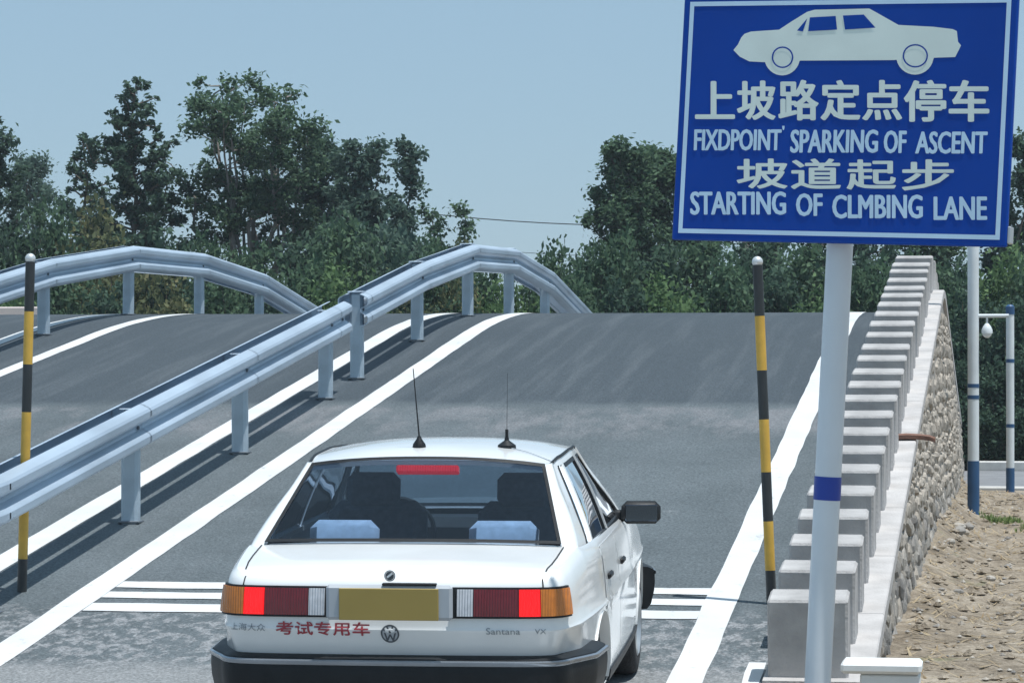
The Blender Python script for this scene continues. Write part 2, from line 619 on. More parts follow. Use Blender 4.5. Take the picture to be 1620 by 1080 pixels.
def straw(mb, x, y, z, r_):
    a = r_.uniform(0, math.pi); L = r_.uniform(.03, .11); w = r_.uniform(.004, .012)
    d = Vector((math.cos(a), math.sin(a), r_.uniform(-.1, .35))).normalized()
    e = Vector((-math.sin(a), math.cos(a), 0))
    c = Vector((x, y, z + .016))
    mb.add([c - d * L - e * w, c + d * L - e * w * .3, c + d * L + e * w * .3, c - d * L + e * w], [(0, 1, 2, 3)])
g = scatter(5200, straw, -.62, 3.2, 12, 43, 5).build('dry_straw', M['straw'])
setp(g, 'dry straw and dead grass bits lying on the bare earth', 'straw', kind='stuff')
def tuft(cx, cy, n, rad, hgt, seed, label):
    r_ = random.Random(seed)
    mb = MB()
    for _ in range(n):
        a = r_.uniform(0, 6.28); q = rad * math.sqrt(r_.random())
        x, y = cx + q * math.cos(a) , cy + q * 1.6 * math.sin(a)
        z = dirt_z(x, y) - .005
        h = hgt * r_.uniform(.4, 1.0); b = r_.uniform(0, 6.28); lean = h * r_.uniform(.1, .6)
        w = r_.uniform(.006, .012)
        e = Vector((-math.sin(b), math.cos(b), 0)) * w
        p0 = Vector((x, y, z)); p1 = p0 + Vector((math.cos(b) * lean * .4, math.sin(b) * lean * .4, h * .6)); p2 = p0 + Vector((math.cos(b) * lean, math.sin(b) * lean, h))
        mb.add([p0 - e, p0 + e, p1 + e * .8, p1 - e * .8, p2], [(0, 1, 2, 3), (3, 2, 4)])
    setp(mb.build('grass_tuft', M['grass']), label, 'grass', kind='stuff')
tuft(-.02, 34.4, 300, .24, .085, 1, 'bright green grass patch at the foot of the tall white pole')
tuft(.34, 33.2, 90, .22, .08, 2, 'thin sparse grass in the dirt short of the tall white pole')

# ------------------------------------------------------------------ parapet and retaining wall on the right
def rubble_stone(w, h, d, seed):
    r_ = random.Random(seed)
    k = r_.choice((6, 7, 7, 8))
    ring, top = [], []
    for i in range(k):
        a = 2 * math.pi * (i + r_.uniform(-.22, .22)) / k
        c, s2 = math.cos(a), math.sin(a)
        q = 1 / max(abs(c), abs(s2)) ** .75
        ring.append((0.0, w / 2 * c * q, h / 2 * s2 * q))
        top.append((d * r_.uniform(.55, 1.0), w / 2 * c * q * .82, h / 2 * s2 * q * .80))
    vs = ring + top + [(d * r_.uniform(1.0, 1.35), r_.uniform(-.1, .1) * w, r_.uniform(-.1, .1) * h)]
    fs = [(i, (i + 1) % k, k + (i + 1) % k, k + i) for i in range(k)] + [(k + i, k + (i + 1) % k, 2 * k) for i in range(k)]
    return vs, fs
stone_meshes = []
for i in range(16):
    mb = MB()
    mb.add(*rubble_stone(1.0, 1.0, 1.0, 100 + i))
    me = bpy.data.meshes.new('stone')
    me.from_pydata(mb.v, [], mb.f)
    me.materials.append(M[('stone_a', 'stone_b', 'stone_c', 'stone_a', 'stone_b', 'stone_c', 'stone_b', 'stone_d')[i % 8]])
    stone_meshes.append(me)

COP_T = .10          # coping slab thickness
def coping_top(y):
    # the parapet runs on straight to its peak where the roadway already rounds off
    if y > 37.3: y = 74.6 - y
    if y < 32.5: return road_z(y) + .03
    return S_ * (y - 16.02) + .03 - (max(0.0, y - 36.3) ** 2) * S_ / 2
BATTER = .075
wall = thing('retaining_wall', (-.72, 16.5, 0), 'rubble stone retaining wall with pale coping holding up the ramp', 'wall')
W0 = Vector(wall.location)
def wall_x(y, z):    # outer mortar face
    return -.745 + BATTER * (coping_top(y) - z)
mb = MB()
yw = ys_between(16.45, 58.0, .6)
rows = [[(wall_x(y, z) - W0.x, y - W0.y, z) for z in [(-.15 + (coping_top(y) - COP_T + .15) * t) for t in (0, .33, .66, 1.0)]] for y in yw]
mb.grid([list(r_) for r_ in rows])
mb.grid([[(XR + .01 - W0.x, y - W0.y, coping_top(y) - COP_T) for y in yw], [(wall_x(y, coping_top(y) - COP_T) - W0.x, y - W0.y, coping_top(y) - COP_T) for y in yw]])
mb.grid([[(XR + .01 - W0.x, y - W0.y, coping_top(y) - COP_T) for y in yw], [(XR + .01 - W0.x, y - W0.y, -.1) for y in yw]])
y = yw[0]
mb.add([(XR + .01 - W0.x, y - W0.y, -.15), (wall_x(y, 0) - W0.x, y - W0.y, -.15), (wall_x(y, 0) - W0.x, y - W0.y, coping_top(y) - COP_T), (XR + .01 - W0.x, y - W0.y, coping_top(y) - COP_T)], [(0, 1, 2, 3)])
mb.build('mortar_core', M['mortar'], wall)
# stones laid in rough courses that stop under the sloping coping
r_ = random.Random(21)
placed = 0
zc = -.05
far_stuff = MB()
while zc < 2.35:
    h = r_.uniform(.09, .20)
    y = 16.6 + r_.uniform(0, .3)
    while y < 57:
        w = r_.choice((r_.uniform(.09, .17), r_.uniform(.14, .28), r_.uniform(.24, .42)))
        top = coping_top(y + w / 2) - COP_T
        hh = min(h, top - zc)
        if hh > .06:
            yc, zz = y + w / 2, zc + hh / 2 + r_.uniform(-.04, .04)
            d = r_.uniform(.006, .044)
            if yc < 40.5 and zz > dirt_z(wall_x(yc, zz), yc) - .10 and placed < 295:
                o = link('stone', r_.choice(stone_meshes), wall)
                o.location = (wall_x(yc, zz) - W0.x - .006, yc - W0.y, zz)
                o.scale = (d, w * 1.02, hh * 1.08)
                o.rotation_euler = (r_.uniform(-.5, .5), R(-4), 0)
                placed += 1
            else:
                vs, fs = rubble_stone(w * .96, hh * .95, d, r_.randrange(9999))
                far_stuff.add([(wall_x(yc, zz) - W0.x - .006 + p[0], yc - W0.y + p[1], zz + p[2]) for p in vs], fs)
        y += w
    zc += h
o = far_stuff.build('far_stones', M['stone_b'], wall)
o['kind'] = 'stuff'
# coping slabs
y = 16.42
k = 0
while y < 57:
    L = 1.8
    mb = MB()
    ys = ys_between(y + .004, y + L - .004, .45)
    x0, x1 = XR + .012 - W0.x, -.700 - W0.x
    mb.slab([[(x0, q - W0.y, coping_top(q)) for q in ys], [(x1 - .008, q - W0.y, coping_top(q)) for q in ys], [(x1, q - W0.y, coping_top(q) - .010) for q in ys]],
            [[(x0, q - W0.y, coping_top(q) - COP_T) for q in ys], [(x1 - .008, q - W0.y, coping_top(q) - COP_T) for q in ys], [(x1, q - W0.y, coping_top(q) - COP_T) for q in ys]])
    mb.build('coping_slab', M['coping'], wall)
    y += L
# upright concrete blocks standing on the coping
BH = .420
mb = MB()
mb.box((0, 0, BH / 2 - .03), (.435, .33, BH + .06), bev=.014)
blk = mb.build('parapet_block', M['concrete'], wall)
yb = 16.68
k = 0
while yb < 57.5:
    o = blk if k == 0 else blk.copy()
    if k: COL.objects.link(o)
    rr = random.Random(500 + k)
    o.location = (-1.052 + rr.uniform(-.006, .006) - W0.x, yb - W0.y, coping_top(yb) + rr.uniform(-.008, .008))
    o.rotation_euler = (math.atan((coping_top(yb + .2) - coping_top(yb - .2)) / .4) + rr.uniform(-.01, .01), rr.uniform(-.008, .008), rr.uniform(-.02, .02))
    yb += .862
    k += 1
# splintered brown board lying across the coping
mb = MB()
mb.mi = 0
pts = [(-.10, .012, .0), (-.02, .03, .006), (.10, .02, .0), (.17, .0, -.008), (.215, -.02, -.025)]
ws = [.045, .06, .05, .045, .010]
top = [[(x, y - w, z + .035), (x, y, z + .048), (x, y + w, z + .03)] for (x, y, z), w in zip(pts, ws)]
bot = [[(x, y - w * .9, z + .002), (x, y, z), (x, y + w * .9, z + .002)] for (x, y, z), w in zip(pts, ws)]
mb.slab(top, bot)
o = mb.build('broken_board', M['wood'])
o.location = (-.76, 24.95, coping_top(24.95) + .004)
setp(o, 'broken red-brown piece of wood lying across the pale coping', 'wood')
# white capped block where the wall starts
wb = thing('capped_block', (-.62, 16.05, .0), 'low white stone block with an overhanging cap at the wall end', 'block')
mb = MB(); mb.box((.035, 0, .06), (.31, .24, .24), bev=.008); mb.build('body', M['white_stone'], wb)
mb = MB(); mb.box((-.01, 0, .215), (.42, .30, .06), bev=.016); mb.build('cap', M['white_stone'], wb)
# loose stones at the wall foot
for i, (x, y, s) in enumerate([(-.44, 30.6, .075), (-.38, 30.0, .06), (-.42, 29.2, .07), (-.48, 28.0, .05), (-.30, 27.2, .045), (-.36, 31.6, .06), (-.10, 25.2, .04), (.16, 22.8, .035), (-.34, 23.6, .045), (-.28, 21.4, .035), (.05, 20.4, .03), (.35, 26.0, .04)]):
    mb = MB()
    mb.ball((0, 0, 0), s, 9, 6, .62)
    rr = random.Random(60 + i)
    mb.v = [tuple(c * (1 + .28 * mnoise.noise((p[0] / s * 1.1 + i, p[1] / s * 1.1, p[2] / s * 1.1))) for c in p) for p in mb.v]
    o = mb.build('loose_stone', M[('stone_c', 'stone_b', 'stone_a')[i % 3]])
    o.location = (x, y, dirt_z(x, y) + s * .35)
    o.rotation_euler = (0, 0, rr.uniform(0, 6))
    setp(o, 'loose rubble stone lying on the dirt beside the retaining wall', 'stone', 'loose stones along the wall foot')

# ------------------------------------------------------------------ guard rails
POST_W, POST_D = .125, .11
def w_profile():
    p = [(.0, .158), (.022, .152), (.070, .128), (.083, .110), (.083, .070), (.070, .052), (.012, .018), (.008, 0), (.012, -.018), (.070, -.052), (.083, -.070), (.083, -.110), (.070, -.128), (.022, -.152), (.0, -.158)]
    return p
def beam_mesh(p0, p1, side, o, ext=0.0):
    """one W-beam span between two points (top-centre height), side=+1 faces +X"""
    mb = MB()
    prof = w_profile()
    d = Vector(p1) - Vector(p0)
    d.normalize()
    q0, q1 = Vector(p0) - d * ext, Vector(p1) + d * ext
    k = 5
    out, inn = [], []
    for dx, dz in prof:
        out.append([(q0.lerp(q1, i / (k - 1)) + Vector((side * dx, 0, dz)) - o) for i in range(k)])
        inn.append([(q0.lerp(q1, i / (k - 1)) + Vector((side * (dx - .007), 0, dz * .985)) - o) for i in range(k)])
    if side > 0:
        mb.slab(out, inn)
    else:
        mb.slab(inn, out)
    return mb
def guardrail(posts, x, h_top, label, y_start=None, y_end=None, tall=None, joint_z=None):
    base = Vector((x, posts[0], road_z(posts[0], x)))
    t = thing('guardrail', base, label, 'guardrail', 'steel guardrails between the lanes')
    pm = MB()
    H = h_top - .045
    pm.box((0, 0, H / 2 - .05), (POST_W, POST_D, H + .10), bev=.022)
    post0 = None
    capm = None
    for i, y in enumerate(posts):
        z = road_z(y, x)
        if post0 is None:
            o = post0 = pm.build('post', M['galv_post'], t)
        else:
            o = post0.copy(); COL.objects.link(o); o.parent = t
        o.location = Vector((x, y, z)) - base
        rr = random.Random(int(y * 37))
        o.rotation_euler = (rr.uniform(-.008, .008), rr.uniform(-.006, .006), rr.uniform(-.03, .03))
        if tall is not None and i == tall:
            o.scale = (1, 1, 1.05)
        if capm is None:
            cm = MB(); cm.box((0, 0, 0), (.16, .14, .014), bev=.005)
            c = cm.build('post_cap', M['galv'], o); capm = c
        else:
            c = capm.copy(); COL.objects.link(c); c.parent = o
        c.location = (0, 0, H + .006)
        fm = MB()
        if i == 0:
            fm.box((0, 0, .008), (.16, .145, .016), bev=.004); foot0 = fm.build('base_plate', M['bolt'], o)
        else:
            f = foot0.copy(); COL.objects.link(f); f.parent = o
    line = [(y, road_z(y, x)) for y in posts]
    if y_start is not None: line = [(y_start, road_z(y_start))] + line
    if y_end is not None: line = line + [(y_end, road_z(y_end) if joint_z is None else joint_z)]
    zt = h_top - .158
    for (ya, za), (yb_, zb_) in zip(line[:-1], line[1:]):
        for side in (1, -1):
            bx = x + side * (POST_W / 2 + .005)
            b = beam_mesh((bx, ya, za + zt), (bx, yb_, zb_ + zt), side, base, .012).build('beam', M['galv'], t, smooth=25)
            if side == 1:
                for yy_, zz_ in ((yb_, zb_),):
                    bm_ = MB(); bm_.tube([(0, 0, 0), (.016, 0, 0)], .016, 6)
                    q = bm_.build('bolt', M['bolt'], b)
                    q.location = Vector((bx + .008, yy_ - .10, zz_ + zt - .013)) - base
    return t
guardrail([11.8, 14.9, 18.0, 21.13, 24.30, 27.49], -6.20, .855, 'low guardrail section at the ramp foot ending short of the arched section', y_start=10.9, y_end=27.95)
guardrail([28.88, 31.94, 35.05, 38.05, 41.12, 44.2, 47.3, 50.4, 53.5], -6.20, .845, 'arched double guardrail section over the crest between the two lanes', tall=0, y_start=28.70)
guardrail([22.9, 26.1, 29.3, 32.53, 35.84, 39.15, 42.44, 45.7, 48.9, 52.1], -10.55, .845, 'arched guardrail across the far lane, beyond the dividing guardrail', y_start=19.8)

# ------------------------------------------------------------------ striped marker poles
def marker_pole(foot, topv, label):
    t = thing('striped_pole', foot, label, 'marker pole', 'striped marker poles at the stop line')
    F, T = Vector((0, 0, -.02)), Vector(topv) - Vector(foot)
    bounds = [(.0, .105), (.105, .245), (.245, .385), (.385, .535), (.535, .675), (.675, .83), (.83, .975)]
    for i, (a, b) in enumerate(bounds):
        mb = MB(); mb.tube([F.lerp(T, a), F.lerp(T, b)], .031, 14, caps=(i in (0, 6)))
        mb.build('black_section' if i % 2 == 0 else 'yellow_section', M['pole_black' if i % 2 == 0 else 'pole_yellow'], t, smooth=40)
    mb = MB(); mb.ball(F.lerp(T, .985), .034, 14, 9)
    mb.build('silver_cap', M['pole_silver'], t, smooth=60)
marker_pole((-6.205, 18.69, road_z(18.69)), (-6.150, 18.69, 2.505), 'black and yellow striped pole behind the low guardrail')
marker_pole((-1.400, 18.60, road_z(18.60)), (-1.488, 18.60, 2.456), 'black and yellow striped pole beside the concrete parapet blocks')

# ------------------------------------------------------------------ white and blue poles on the verge
t = thing('tall_pole', (-.336, 34.97, dirt_z(-.336, 34.97)), 'tall white pole with blue base and side arm on the verge', 'pole')
mb = MB(); mb.tube([(0, 0, -.1), (0, 0, .60)], .068, 16); mb.build('blue_base', M['pole_blue'], t, smooth=40)
mb = MB(); mb.tube([(0, 0, .60), (0, 0, 6.4)], .064, 16); mb.build('shaft', M['pole_white'], t, smooth=40)
for z in (1.325, 1.455):
    mb = MB(); mb.tube([(0, 0, z - .022), (0, 0, z + .022)], .067, 16); mb.build('blue_band', M['pole_blue'], t, smooth=40)
mb = MB(); mb.tube([(.05, 0, 2.25), (.40, 0, 2.25)], .022, 10); arm = mb.build('arm', M['pole_white'], t, smooth=40)
mb = MB(); mb.tube([(.155, 0, 2.24), (.155, 0, 2.15)], .012, 8); mb.build('hanger', M['pole_white'], arm)
mb = MB(); mb.tube([(.155, 0, 2.165), (.155, 0, 2.13), (.155, 0, 2.09), (.155, 0, 2.05)], [.02, .045, .062, .062], 14)
mb.ball((.155, 0, 2.05), .052, 14, 8); mb.build('dome', M['pole_white'], arm, smooth=40)
t = thing('short_pole', (.097, 43.15, dirt_z(.097, 43.15)), 'short white pole with blue cap and base by the far road', 'pole')
mb = MB(); mb.tube([(0, 0, -.1), (0, 0, .34)], .060, 14); mb.build('blue_base', M['pole_blue'], t, smooth=40)
mb = MB(); mb.tube([(0, 0, .34), (0, 0, 2.49)], .056, 14); mb.build('shaft', M['pole_white'], t, smooth=40)
mb = MB(); mb.tube([(0, 0, 2.49), (0, 0, 2.60), (0, 0, 2.63)], [.062, .062, .03], 14); mb.build('blue_cap', M['pole_blue'], t, smooth=40)
for z in (.93, 1.84):
    mb = MB(); mb.tube([(0, 0, z - .025), (0, 0, z + .025)], .0585, 14); mb.build('blue_band', M['pole_blue'], t, smooth=40)

# ------------------------------------------------------------------ text helper (built-in font)
def text_shape(body, bold=0.0, shear=0.0):
    cu = bpy.data.curves.new('txt', 'FONT')
    cu.body = body
    cu.size = 1.0
    cu.offset = bold
    cu.shear = shear
    cu.resolution_u = 3
    o = bpy.data.objects.new('txt', cu)
    COL.objects.link(o)
    dg = bpy.context.evaluated_depsgraph_get()
    me = bpy.data.meshes.new_from_object(o.evaluated_get(dg))
    vs = [tuple(v.co) for v in me.vertices]
    fs = [tuple(p.vertices) for p in me.polygons]
    bpy.data.objects.remove(o)
    bpy.data.curves.remove(cu)
    bpy.data.meshes.remove(me)
    return vs, fs
def fit_text(mb, body, x0, x1, y0, y1, mapf, bold=0.0, shear=0.0):
    vs, fs = text_shape(body, bold, shear)
    a0, a1 = min(v[0] for v in vs), max(v[0] for v in vs)
    b0, b1 = min(v[1] for v in vs), max(v[1] for v in vs)
    mb.add([mapf(x0 + (v[0] - a0) / (a1 - a0) * (x1 - x0), y0 + (v[1] - b0) / (b1 - b0) * (y1 - y0)) for v in vs], fs)

# ------------------------------------------------------------------ the big blue sign
SW, SH = 1.463, 1.047
sign = thing('road_sign', (-.785, 12.80, .0), 'big blue bilingual sign board on a white post', 'sign')
yaw, roll, pit = -.271, .038, -.049
rv = Vector((math.cos(roll) * math.cos(yaw), math.cos(roll) * math.sin(yaw), -math.sin(roll)))
nv = Vector((math.sin(yaw), -math.cos(yaw), 0))
uv = rv.cross(nv)
if uv.z < 0: uv = -uv
uv.normalize()
uv = (uv * math.cos(pit) + nv * math.sin(pit)).normalized()
nv = uv.cross(rv).normalized()
if nv.y > 0: nv = -nv
SCN = Vector((-.665, 12.70, 2.823)) - Vector(sign.location)
def sp(u, v, k=0.0):
    """board coordinates in metres from the centre -> thing coordinates"""
    return SCN + rv * u + uv * v + nv * k
rot = Matrix((rv, -nv, uv)).transposed()
mb = MB(); mb.box(sp(0, 0, -.012), (SW, .024, SH), rot, bev=.006)
board = mb.build('board', M['sign_blue'], sign)
for v in (-.28, .28):
    mb = MB(); mb.box(sp(0, v, -.045), (SW * .86, .042, .05), rot, bev=.004)
    mb.build('back_rail', M['sign_back'], sign)
# photo crop coordinates (in a 2.7x enlargement) -> board plane
CR = [(116, -19), (1544, -38), (1490, 1056), (59, 1023)]
def hom(src, dst):
    A = []
    for (x, y), (u, v) in zip(src, dst):
        A.append([x, y, 1, 0, 0, 0, -u * x, -u * y, u]); A.append([0, 0, 0, x, y, 1, -v * x, -v * y, v])
    A = np.array(A, float)
    h = np.linalg.solve(A[:, :8], A[:, 8])
    return np.append(h, 1).reshape(3, 3)
HM = hom(CR, [(-SW / 2, SH / 2), (SW / 2, SH / 2), (SW / 2, -SH / 2), (-SW / 2, -SH / 2)])
def bu(x, y):
    q = HM @ np.array([x, y, 1.0]); return q[0] / q[2], q[1] / q[2]
def face(x, y, k=.0015):
    u, v = bu(x, y); return sp(u, v, k)
# border
bw = .019
mb = MB()
bi = .029
for (u0, v0), (u1, v1) in (((-SW / 2 + bi, SH / 2 - bi), (SW / 2 - bi, SH / 2 - bi - bw)), ((-SW / 2 + bi, -SH / 2 + bi + bw), (SW / 2 - bi, -SH / 2 + bi)),
                           ((-SW / 2 + bi, SH / 2 - bi - bw), (-SW / 2 + bi + bw, -SH / 2 + bi + bw)), ((SW / 2 - bi - bw, SH / 2 - bi - bw), (SW / 2 - bi, -SH / 2 + bi + bw))):
    mb.add([sp(u0, v1, .0015), sp(u1, v1, .0015), sp(u1, v0, .0015), sp(u0, v0, .0015)], [(0, 1, 2, 3)])
mb.build('border', M['sign_white'], board)
# pictogram
def arc(cx, cy, rx, ry, a0, a1, n):
    return [(cx + rx * math.cos(R(a0 + (a1 - a0) * i / n)), cy + ry * math.sin(R(a0 + (a1 - a0) * i / n))) for i in range(n + 1)]
outl = [(325, 215), (345, 190), (358, 162), (372, 146), (400, 136), (520, 128), (575, 92), (640, 52), (672, 43), (905, 38), (938, 56), (1030, 108), (1180, 116), (1262, 126), (1279, 134), (1284, 180), (1297, 195), (1288, 214), (1272, 245), (1182, 248)]
outl += arc(1100, 240, 80, 80, 10, 168, 14) + [(1010, 258), (612, 260)] + arc(533, 245, 76, 78, 12, 164, 14) + [(440, 266), (392, 263), (352, 243)]
mb = MB()
from mathutils.geometry import tessellate_polygon
def poly_fill(mb, pts, k):
    tris = tessellate_polygon([[Vector((x, -y, 0)) for x, y in pts]])
    mb.add([face(x, y, k) for x, y in pts], tris)
poly_fill(mb, list(reversed(outl)), .0015)
pic = mb.build('car_symbol', M['sign_grey'], board)
for w in ([(652, 76), (762, 70), (768, 128), (645, 135)], [(793, 68), (882, 64), (932, 120), (802, 128)], [(641, 80), (622, 136), (597, 132)]):
    mb = MB(); poly_fill(mb, list(reversed(w)), .003); mb.build('symbol_window', M['sign_blue'], board)
for cx, cy, rx, ry in ((1102, 240, 54, 50), (535, 246, 46, 46)):
    mb = MB()
    o_, i_ = arc(cx, cy, rx, ry, 0, 360, 28), arc(cx, cy, rx - 6, ry - 6, 0, 360, 28)
    mb.grid([[face(x, y, .003) for x, y in i_], [face(x, y, .003) for x, y in o_]])
    mb.build('symbol_wheel', M['sign_blue'], board)
# lettering: every character or word sits in its own box of the crop
def lettering(items, bold, mat, shear=0.0):
    for body, x0, y0, x1, y1 in items:
        mb = MB()
        em = (x1 - x0) / max(1, len(body))
        for j, (ex, ey) in enumerate(((0, 0), (-1, 0), (1, 0), (0, -1), (0, 1), (-.7, -.7), (.7, .7), (-.7, .7), (.7, -.7))):
            if j and not bold: break
            bx, by = bold * (y1 - y0) * ex, bold * (y1 - y0) * ey * .6
            fit_text(mb, body, x0 + bx, x1 + bx, y1 + by, y0 + by, lambda a, b: face(a, b, .0016 + .00012 * j), 0, shear)
        mb.build('lettering', M[mat], board)
lettering([('上', 166, 350, 326, 506), ('坡', 345, 348, 500, 510), ('路', 522, 345, 684, 512), ('定', 702, 346, 862, 512), ('点', 880, 346, 1040, 512), ('停', 1058, 346, 1228, 518), ('车', 1250, 346, 1412, 518)], .036, 'sign_grey')
lettering([('FIXDPOINT', 158, 554, 528, 642), ('SPARKING', 570, 556, 940, 652), ('OF', 970, 560, 1062, 654), ('ASCENT', 1104, 564, 1408, 656)], .038, 'sign_white', .06)
lettering([("'", 533, 538, 543, 556)], .0, 'sign_white')
lettering([('坡', 342, 680, 552, 804), ('道', 574, 680, 780, 806), ('起', 812, 684, 1016, 808), ('步', 1048, 684, 1262, 812)], .036, 'sign_grey')
lettering([('STARTING', 143, 820, 546, 916), ('OF', 595, 828, 702, 922), ('CLMBING', 750, 834, 1130, 932), ('LANE', 1183, 842, 1405, 938)], .040, 'sign_white')
# post, leaning with the board
P0 = Vector((-.800, 12.80, -.10)) - Vector(sign.location)
P1 = Vector((-.625, 12.80, 3.30)) - Vector(sign.location)
def pp(z): return P0.lerp(P1, (z + .10) / 3.40)
mb = MB(); mb.tube([pp(-.1), pp(1.5), pp(3.25)], .0555, 22); mb.build('post', M['post_white'], sign, smooth=40)
mb = MB(); mb.tube([pp(1.228), pp(1.326)], .0575, 22); mb.build('blue_band', M['band_blue'], sign, smooth=40)
mb = MB(); mb.tube([pp(3.25), pp(3.27)], .058, 22); mb.build('post_cap', M['post_white'], sign)
for v in (-.28, .28):
    mb = MB(); c = pp(2.823 + v); mb.tube([c + Vector((0, 0, -.02)), c + Vector((0, 0, .02))], .062, 18); mb.build('clamp', M['sign_back'], sign)
mb = MB(); mb.box(sp(SW / 2 + .006, -SH / 2 + .05, -.03), (.014, .05, .07), rot, bev=.003); mb.build('corner_bracket', M['sign_back'], sign)

# ------------------------------------------------------------------ the white sedan
M.update({
    'car_white': simple('car_white_paint', (.78, .80, .80), .26, 0, .05, 3.0, coat=.8),
    'car_trim': simple('car_black_trim', (.011, .013, .015), .5, 0, .2, 12, .08, 90, spec=.28),
    'car_gap': simple('car_shut_line', (.02, .022, .024), .8),
    'bumper_strip': simple('bumper_strip', (.30, .33, .37), .22, .7, .1, 6),
    'chrome': simple('chrome', (.7, .72, .74), .15, 1.0, .05, 6),
    'tyre': simple('tyre_rubber', (.022, .022, .023), .85, 0, .25, 20, .3, 60),
    'rim': simple('wheel_rim', (.52, .54, .55), .35, .75, .1, 10),
    'glass_r': glass_mat('rear_glass', (.50, .64, .82), 1.6),
    'glass_s': glass_mat('side_glass', (.52, .60, .62)),
    'seat': simple('seat_fabric', (.12, .14, .165), .9, 0, .2, 30),
    'seat_pale': simple('seat_cover', (.66, .69, .69), .9, 0, .12, 25),
    'cabin': simple('cabin_plastic', (.035, .037, .040), .8, 0, .2, 10),
    'lens_amber': lamp_lens('lens_amber', (.55, .17, .015)),
    'lens_red': lamp_lens('lens_dark_red', (.14, .006, .010)),
    'lens_brake': lamp_lens('lens_brake_lit', (.45, .004, .004), .9, (1.0, .0, .0)),
    'lens_clear': lamp_lens('lens_clear', (.52, .54, .57)),
    'lens_third': lamp_lens('lens_third_brake', (.5, .02, .02), .55, (1.0, .01, .03)),
    'plate': simple('plate_yellow', (.34, .245, .062), .5, 0, .04, 5),
    'plate_mount': simple('plate_mount', (.40, .43, .46), .5, 0, .06, 5),
    'emblem': simple('emblem_grey', (.085, .10, .115), .35, .4),
    'red_text': simple('red_text', (.36, .045, .06), .5, 0, .1, 9),
    'grey_text': simple('grey_text', (.26, .29, .31), .5),
    'mirror': simple('mirror_glass', (.09, .13, .19), .06, 1.0, .02, 2),
})
CAR_A = R(2.5)        # yaw to the left of the lane direction
rear_c = Vector((-2.65, 12.98))
carx = Vector((math.cos(CAR_A), math.sin(CAR_A)))
cary = Vector((-math.sin(CAR_A), math.cos(CAR_A)))
ra = rear_c + cary * 1.15
fa = rear_c + cary * 3.70
car_pitch = math.atan2(road_z(fa.y) - road_z(ra.y), 2.55)
car = thing('sedan_car', (rear_c.x, rear_c.y, road_z(rear_c.y)), 'white four-door sedan waiting in the lane at the foot of the ramp', 'car')
car.rotation_euler = (car_pitch, 0, CAR_A)
car.location.z = -1.15 * math.tan(car_pitch) * 1.0 + road_z(ra.y)

ctrl = [(0, .10), (.3, .104), (.55, .114), (.66, .130), (.722, .155), (.762, .20), (.785, .27), (.806, .45), (.83, .8), (.845, 1.2), (.85, 1.8), (.85, 2.4), (.845, 3.0), (.835, 3.5), (.815, 4.0), (.785, 4.25), (.74, 4.36), (.65, 4.41), (.3, 4.45), (0, 4.46)]
def catmull(P, k=14):
    out = []
    Q = [(-P[1][0], P[1][1])] + P + [(-P[-2][0], P[-2][1])]
    for i in range(1, len(Q) - 2):
        p0, p1, p2, p3 = (Vector(q) for q in Q[i - 1:i + 3])
        for j in range(k):
            t = j / k
            out.append(.5 * ((2 * p1) + (-p0 + p2) * t + (2 * p0 - 5 * p1 + 4 * p2 - p3) * t * t + (-p0 + 3 * p1 - 3 * p2 + p3) * t ** 3))
    out.append(Vector(P[-1]))
    return out
dense = catmull(ctrl)
acc = [0.0]
for a, b in zip(dense[:-1], dense[1:]): acc.append(acc[-1] + (b - a).length)
ULEN = acc[-1]
_dx, _dy, _da = np.array([p.x for p in dense]), np.array([p.y for p in dense]), np.array(acc)
def oxy(u):
    return float(np.interp(u, _da, _dx)), float(np.interp(u, _da, _dy))
def onorm(u):
    a, b = oxy(max(0, u - .02)), oxy(min(ULEN, u + .02))
    if u < .03: return Vector((0, -1))
    if u > ULEN - .03: return Vector((0, 1))
    t = Vector((b[0] - a[0], b[1] - a[1])).normalized()
    return Vector((t.y, -t.x))
def u_y(y):  # on the flank
    m = (_dx > .80) | ((_dy > .3) & (_dy < 4.3))
    return float(np.interp(y, _dy[m], _da[m]))
def u_x(x):  # on the tail
    m = _dy < .30
    return float(np.interp(x, _dx[m], _da[m]))
def zbelt(y): return float(np.interp(y, [.10, .16, .25, .75, 1.0, 3.05, 3.3, 4.2, 4.46], [.895, .908, .922, .975, .965, .935, .92, .80, .74]))
def inset(z, zb):
    pts = [(.20, .060), (.27, .018), (.36, .004), (.5, .0), (.645, .0), (.658, -.006), (.668, -.006), (.684, .004)]
    xs = [p[0] for p in pts] + [.684 + (zb - .684) * t for t in (.35, .65, .82, .93, 1.0)]
    ys = [p[1] for p in pts] + [.011, .021, .031, .045, .066]
    return float(np.interp(z, xs, ys))
def S(u, z, off=0.0, side=1):
    x, y = oxy(u)
    nn = onorm(u)
    k = -inset(z, zbelt(y)) + off
    if y < .45: k -= max(0.0, .725 - z) * .30 * min(1.0, (.45 - y) / .2)      # the tail tucks under the lamps
    return Vector((side * (x + nn.x * k), y + nn.y * k, z))
AX = (1.15, 3.70)
def zlow(y):
    z = .20
    for a in AX:
        d = abs(y - a)
        if d < .355: z = max(z, .285 + math.sqrt(.355 ** 2 - d * d))
    return z
us = list(np.linspace(0, ULEN, 190))
for a in AX:
    for d in (-.355, -.3545, .3545, .355): us.append(u_y(a + d))
us = sorted(us)
def zrows(zb): return [.20, .235, .27, .36, .5, .645, .658, .668, .684] + [.684 + (zb - .684) * t for t in (.35, .65, .82, .93, 1.0)]
mb = MB()
